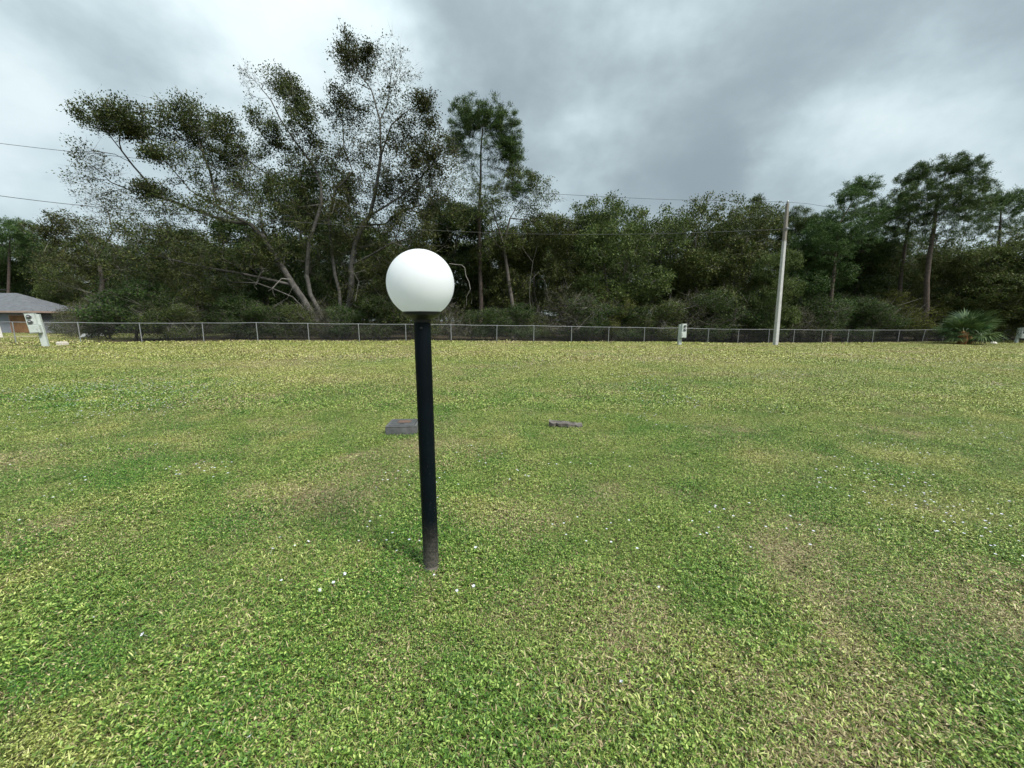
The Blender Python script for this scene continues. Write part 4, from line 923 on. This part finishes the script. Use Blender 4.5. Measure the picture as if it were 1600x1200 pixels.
def place(form, px, ytop, Y, name, label, cat, group, wf=1.0, rz=None):
    (wood, fol), H0, W0 = FORMS[form]; top = atY(px, ytop, Y); zg = float(tz(top[0], top[1])); H = top[2] - zg; s = H / H0 * 1.03
    t = thing(name, label, cat, (top[0], top[1], zg), rng.random() * 6.28 if rz is None else rz, group); t.scale = (s * wf, s * wf, s)
    link('trunk', wood, t); link('crown', fol, t); return t
front = [  # px, top y, depth, form, width, label
    (40, 366, 56, 'dark1', 1.0, 'dark leafy tree directly behind the grey house roof'),
    (-70, 372, 56, 'olive2', 1.1, 'olive tree at the left edge behind the grey house'),
    (128, 372, 47, 'olive1', .8, 'olive bushy tree just right of the grey house'),
    (205, 378, 43, 'dark1', .8, 'dark bushy tree under the left tip of the spreading oak'),
    (300, 375, 43, 'olive3', .9, 'olive tree filling the gap below the spreading oak limbs'),
    (395, 352, 43, 'dark2', 1.1, 'dark tree right behind the leaning oak trunk'),
    (485, 268, 42, 'dark1', .80, 'round dense dark green tree seen through the two big oaks'),
    (600, 365, 42, 'olive1', 1.0, 'olive tree behind the upright oak, left of the globe'),
    (695, 312, 41, 'dark2', .95, 'dense dark green tree above and right of the globe'),
    (775, 345, 42, 'olive3', .95, 'olive tree at the foot of the tall lone pine'),
    (845, 336, 39, 'olive1', .85, 'greenish olive tree right of the yellowing oak'),
    (915, 342, 42, 'dark2', .85, 'dark tree in the wall of trees right of the olive one'),
    (965, 318, 39, 'olive2', .90, 'tall olive tree topping the middle of the tree wall'),
    (1035, 345, 43, 'thin', .9, 'thin-crowned tree with sky showing through, middle of the wall'),
    (1098, 322, 40, 'olive3', .95, 'olive tree behind the middle meter pedestal'),
    (1160, 338, 42, 'olive2', .9, 'broad olive tree left of the utility pole'),
    (1215, 395, 37, 'olive1', .8, 'yellowish olive tree low behind the utility pole'),
    (1270, 376, 41, 'dark1', .9, 'dark tree just right of the utility pole under the pines'),
    (1338, 366, 45, 'dark2', .9, 'dark tree beneath the slender leaning pine'),
    (1395, 384, 45, 'olive3', .8, 'olive tree between the right-hand pine trunks'),
    (1490, 396, 42, 'olive2', .9, 'olive tree above the fan palm'),
    (1560, 385, 40, 'olive1', 1.15, 'broad rounded olive tree behind the right meter pedestal'),
    (1640, 360, 40, 'olive3', 1.25, 'big olive tree cut by the right edge of the view'),
    (1740, 350, 45, 'dark1', 1.1, 'dark tree beyond the right edge of the olive one')]
for px, yt, Y, form, wf, lab in front: place(form, px, yt, Y, 'broadleaf_tree', lab, 'tree', 'broad-leaved trees behind the fence', wf)
def whereabouts(px):
    for lim, w_ in ((130, 'near the grey house'), (330, 'left of the leaning oak'), (470, 'beside the leaning oak trunk'), (600, 'between the big oaks and the globe lamp'), (730, 'right behind the globe lamp'), (870, 'near the tall lone pine'),
                    (1050, 'left of the middle pedestal'), (1205, 'between middle pedestal and utility pole'), (1380, 'right of the utility pole'), (1540, 'near the fan palm')):
        if px < lim: return w_
    return 'by the right-edge pedestal'
for k in range(30):
    px = -160 + k * 66 + rs.normal(0, 12); yt = 388 + rs.normal(0, 12) if px < 640 or px > 1230 else 368 + rs.normal(0, 10)
    place(['dark1', 'olive1', 'dark2', 'olive2', 'olive3'][k % 5], px, yt, 52 + 5 * rs.random() + (k % 2) * 5, 'broadleaf_tree', 'dim tree deeper in the wood, ' + whereabouts(px), 'tree', 'deeper trees of the wood', 1.15)
for k in range(26):
    px = -120 + k * 72 + rs.normal(0, 10)
    place(['dark1', 'dark2'][k % 2], px, 455 + rs.normal(0, 8), 68 + 6 * rs.random(), 'broadleaf_tree', 'hindmost low dark tree of the wood, ' + whereabouts(px), 'tree', 'deeper trees of the wood', 2.0)
for k in range(46):
    px = -60 + k * 37.5 + rs.normal(0, 8); d = ray(px, 520); Yf = FY0 / (d[1] - FK * d[0]) * d[1]
    if -110 < px < 112: continue
    form = ['twiggy', 'shrub2', 'shrub2', 'shrub2', 'shrub1'][k % 5]
    place(form, px, 475 + rs.normal(0, 10) + (6 if form == 'twiggy' else 0), Yf + 3.4 + 2.0 * rs.random(), 'shrub', ('leafy shrub behind the fence, ' if form != 'twiggy' else 'thin twiggy brush behind the fence, ') + whereabouts(px), 'shrub', 'shrubs behind the fence', 1.15)
place('light', 1412, 462, 41.5, 'shrub', 'bright yellow-green shrub in front of the right-hand pine trunks', 'shrub', None, 1.0)
place('light', 945, 452, 36.0, 'shrub', 'mid green lighter shrub low in the middle of the tree wall', 'shrub', None, .8)
place('shrub1', 104, 484, 34, 'shrub', 'ragged olive shrub hiding the right end of the grey house', 'shrub', None, .9)
place('twiggy', 118, 498, 31, 'shrub', 'low grey brush pile right of the boarded-up house', 'shrub', None, 1.2)

# ---- pale dead limbs and branches
def dead_limb(label, Y, pts, subs, r=.028):
    rs2 = np.random.default_rng(len(label)); P = [atY(*pts[0], Y)]; par = [-1]; ids = [0] + chain(P, par, [atY(x, y, Y - .25 * k) for k, (x, y) in enumerate(pts[1:])], 0)
    for at_, sp in subs: chain(P, par, [atY(x, y, Y + rs2.normal(0, .3)) for x, y in sp], ids[at_])
    P = np.array(P); par = np.array(par); P[1:] += rs2.normal(0, .03, P[1:].shape); D = np.zeros_like(P); D[1:] = P[1:] - P[par[1:]]; D[0] = D[1]; D /= np.linalg.norm(D, axis=1)[:, None]
    rr = radii(par, r, .010); o0 = P[0].copy(); V, F = tubes(P - o0, par, D, rr); me = np_mesh('dead_limb', V, F, 'dead_wood', True)
    return me, o0
for lab, Y, pts, subs, own in [
        ('', 30.6, [(458, 447), (450, 466), (438, 472), (424, 480)], [], gA),
        ('', 30.2, [(400, 445), (404, 438), (407, 425), (414, 418), (422, 413)], [(2, [(398, 447), (403, 452)])], gA),
        ('', 30.0, [(455, 437), (440, 436), (426, 450), (418, 455)], [(2, [(428, 458), (430, 463)])], gA),
        ('', 31.0, [(555, 470), (560, 440), (552, 425), (551, 412)], [(1, [(575, 436), (583, 440)]), (2, [(540, 424), (530, 428)])], gB)]:
    me, o0 = dead_limb('limb%d' % len(pts), Y, pts, subs, .045); o = link('dead_limb', me, oakA if own is gA else oakB); o.location = tuple(o0 - own)
for lab, Y, pts, subs in [
        ('bare crooked grey branch hanging just right of the white globe', 33.5, [(702, 412), (714, 413), (722, 413), (727, 418), (728, 430), (733, 441), (735, 452), (727, 464), (729, 477)], [(6, [(738, 466), (736, 474)])]),
        ('pale dead branch fork caught in the middle of the tree wall', 36, [(990, 432), (975, 420), (968, 412), (960, 424)], [(1, [(984, 404)]), (2, [(972, 402)]), (0, [(985, 425), (978, 405)])]),
        ('pale fallen branches tangled low behind the fence left of the pole', 35, [(1130, 462), (1105, 470), (1096, 460), (1080, 466)], [(1, [(1100, 486)]), (2, [(1086, 448)]), (0, [(1140, 470)])]),
        ('slanting bare grey stem left of the middle meter pedestal', 35, [(832, 500), (828, 470), (828, 440), (832, 410), (840, 380)], [(2, [(842, 425), (852, 440)]), (3, [(822, 395), (815, 385)])])]:
    me, o0 = dead_limb(lab, Y, pts, subs); o = link('dead_branch', me); o.location = tuple(o0); tag(o, lab, 'branch')

# ------------------------------------------------------------------ fan palm before the fence
q = atY(1503, 536, 34.5); zq = float(tz(q[0], q[1]))
palm = thing('fan_palm', 'dark green fan palm with short orange-brown trunk at the right-hand fence', 'palm', (q[0], q[1], zq))
b = BM(); b.lathe([(.30, -.1), (.27, .2), (.30, .5), (.24, .9), (.12, 1.15), (0, 1.2)], 12)
for v in b.b.verts: v.co += Vector(rs.normal(0, .015, 3))
for k in range(26):
    a = k * 2.4; z_ = .15 + k * .035; b.box((math.cos(a) * .27, math.sin(a) * .27, z_), (.05, .12, .28), a, mtx=None)
leafmat('palm_boot', [(0, (.10, .045, .02)), (.5, (.24, .11, .05)), (1, (.34, .2, .11))], 0.0, .9, .1)
b.done('trunk', 'palm_boot', palm)
def frond(L, n, rr, droop, rs):
    V = []; F = []
    cen = np.array([0, 0, 0.]); pl_ = L * .5
    for i in range(9):                                     # petiole
        s = i / 8; p = np.array([s * pl_, 0, -droop * .35 * s * s * pl_]); w_ = .016 * (1 - .4 * s); V += [p + (0, w_, 0), p + (0, -w_, 0), p + (0, 0, -w_)]
        if i:
            b_ = len(V) - 6
            for a, c in ((0, 1), (1, 2), (2, 0)): F.append([b_ + a, b_ + c, b_ + 3 + c, b_ + 3 + a])
    e = np.array([pl_, 0, -droop * .35 * pl_]); 
    for k in range(n):
        a = (k / (n - 1) - .5) * 3.9; l = rr * (1 - .25 * abs(a) / 2) * (.85 + .3 * rs.random()); d = np.array([math.cos(a), math.sin(a), .12 * math.cos(3 * a)]); s_ = np.array([-math.sin(a), math.cos(a), 0]) * .035
        b_ = len(V); m = e + d * l * .55 + (0, 0, .03); t = e + d * l - np.array([0, 0, droop * l * .45]); V += [e, m + s_, m - s_ + (0, 0, .015), t]; F += [[b_, b_ + 1, b_ + 3, b_ + 2]]
    return np.array(V), np.array(F)
fm = [np_mesh('frond', *frond(1.5, 30, .95, dr, rs), 'palm_leaf') for dr in (.2, .5, .8, .5)]
for k in range(26):
    a = k * 2.39996; el = R(70) - R(85) * (k / 26) + rs.normal(0, .08); o = link('frond', fm[k % 4], palm); s_ = .85 + .4 * rs.random()
    if math.cos(a) > .2: s_ *= 1.25                        # the crown is pushed to the right
    o.location = (.08 * math.cos(a), .08 * math.sin(a), 1.05); o.rotation_euler = (rs.normal(0, .3), -el, a); o.scale = (s_, s_, s_)
b_me = np_mesh('dead_frond', *frond(1.6, 16, .7, 1.4, rs), 'dead_wood'); o = link('dead_frond', b_me, palm); o.location = (.3, -.2, .95); o.rotation_euler = (0, R(12), R(-12)); o['label'] = 'withered grey frond hanging to the right'
p2 = thing('fan_palm', 'second smaller fan palm crown crowding the right side of the first', 'palm', (q[0] + 2.0, q[1] + 1.2, zq - .1))
b = BM(); b.lathe([(.2, -.1), (.2, .5), (.12, .8), (0, .9)], 10); b.done('trunk', 'palm_boot', p2)
for k in range(18):
    a = k * 2.39996 + 1; el = R(70) - R(75) * (k / 18) + rs.normal(0, .08); o = link('frond', fm[(k + 1) % 4], p2); s_ = .9 + .35 * rs.random()
    o.location = (0, 0, .85); o.rotation_euler = (rs.normal(0, .3), -el, a); o.scale = (s_, s_, s_)
print('verts', sum(len(m.vertices) for m in bpy.data.meshes), 'polys', sum(len(m.polygons) for m in bpy.data.meshes), 'sward', len(P2))
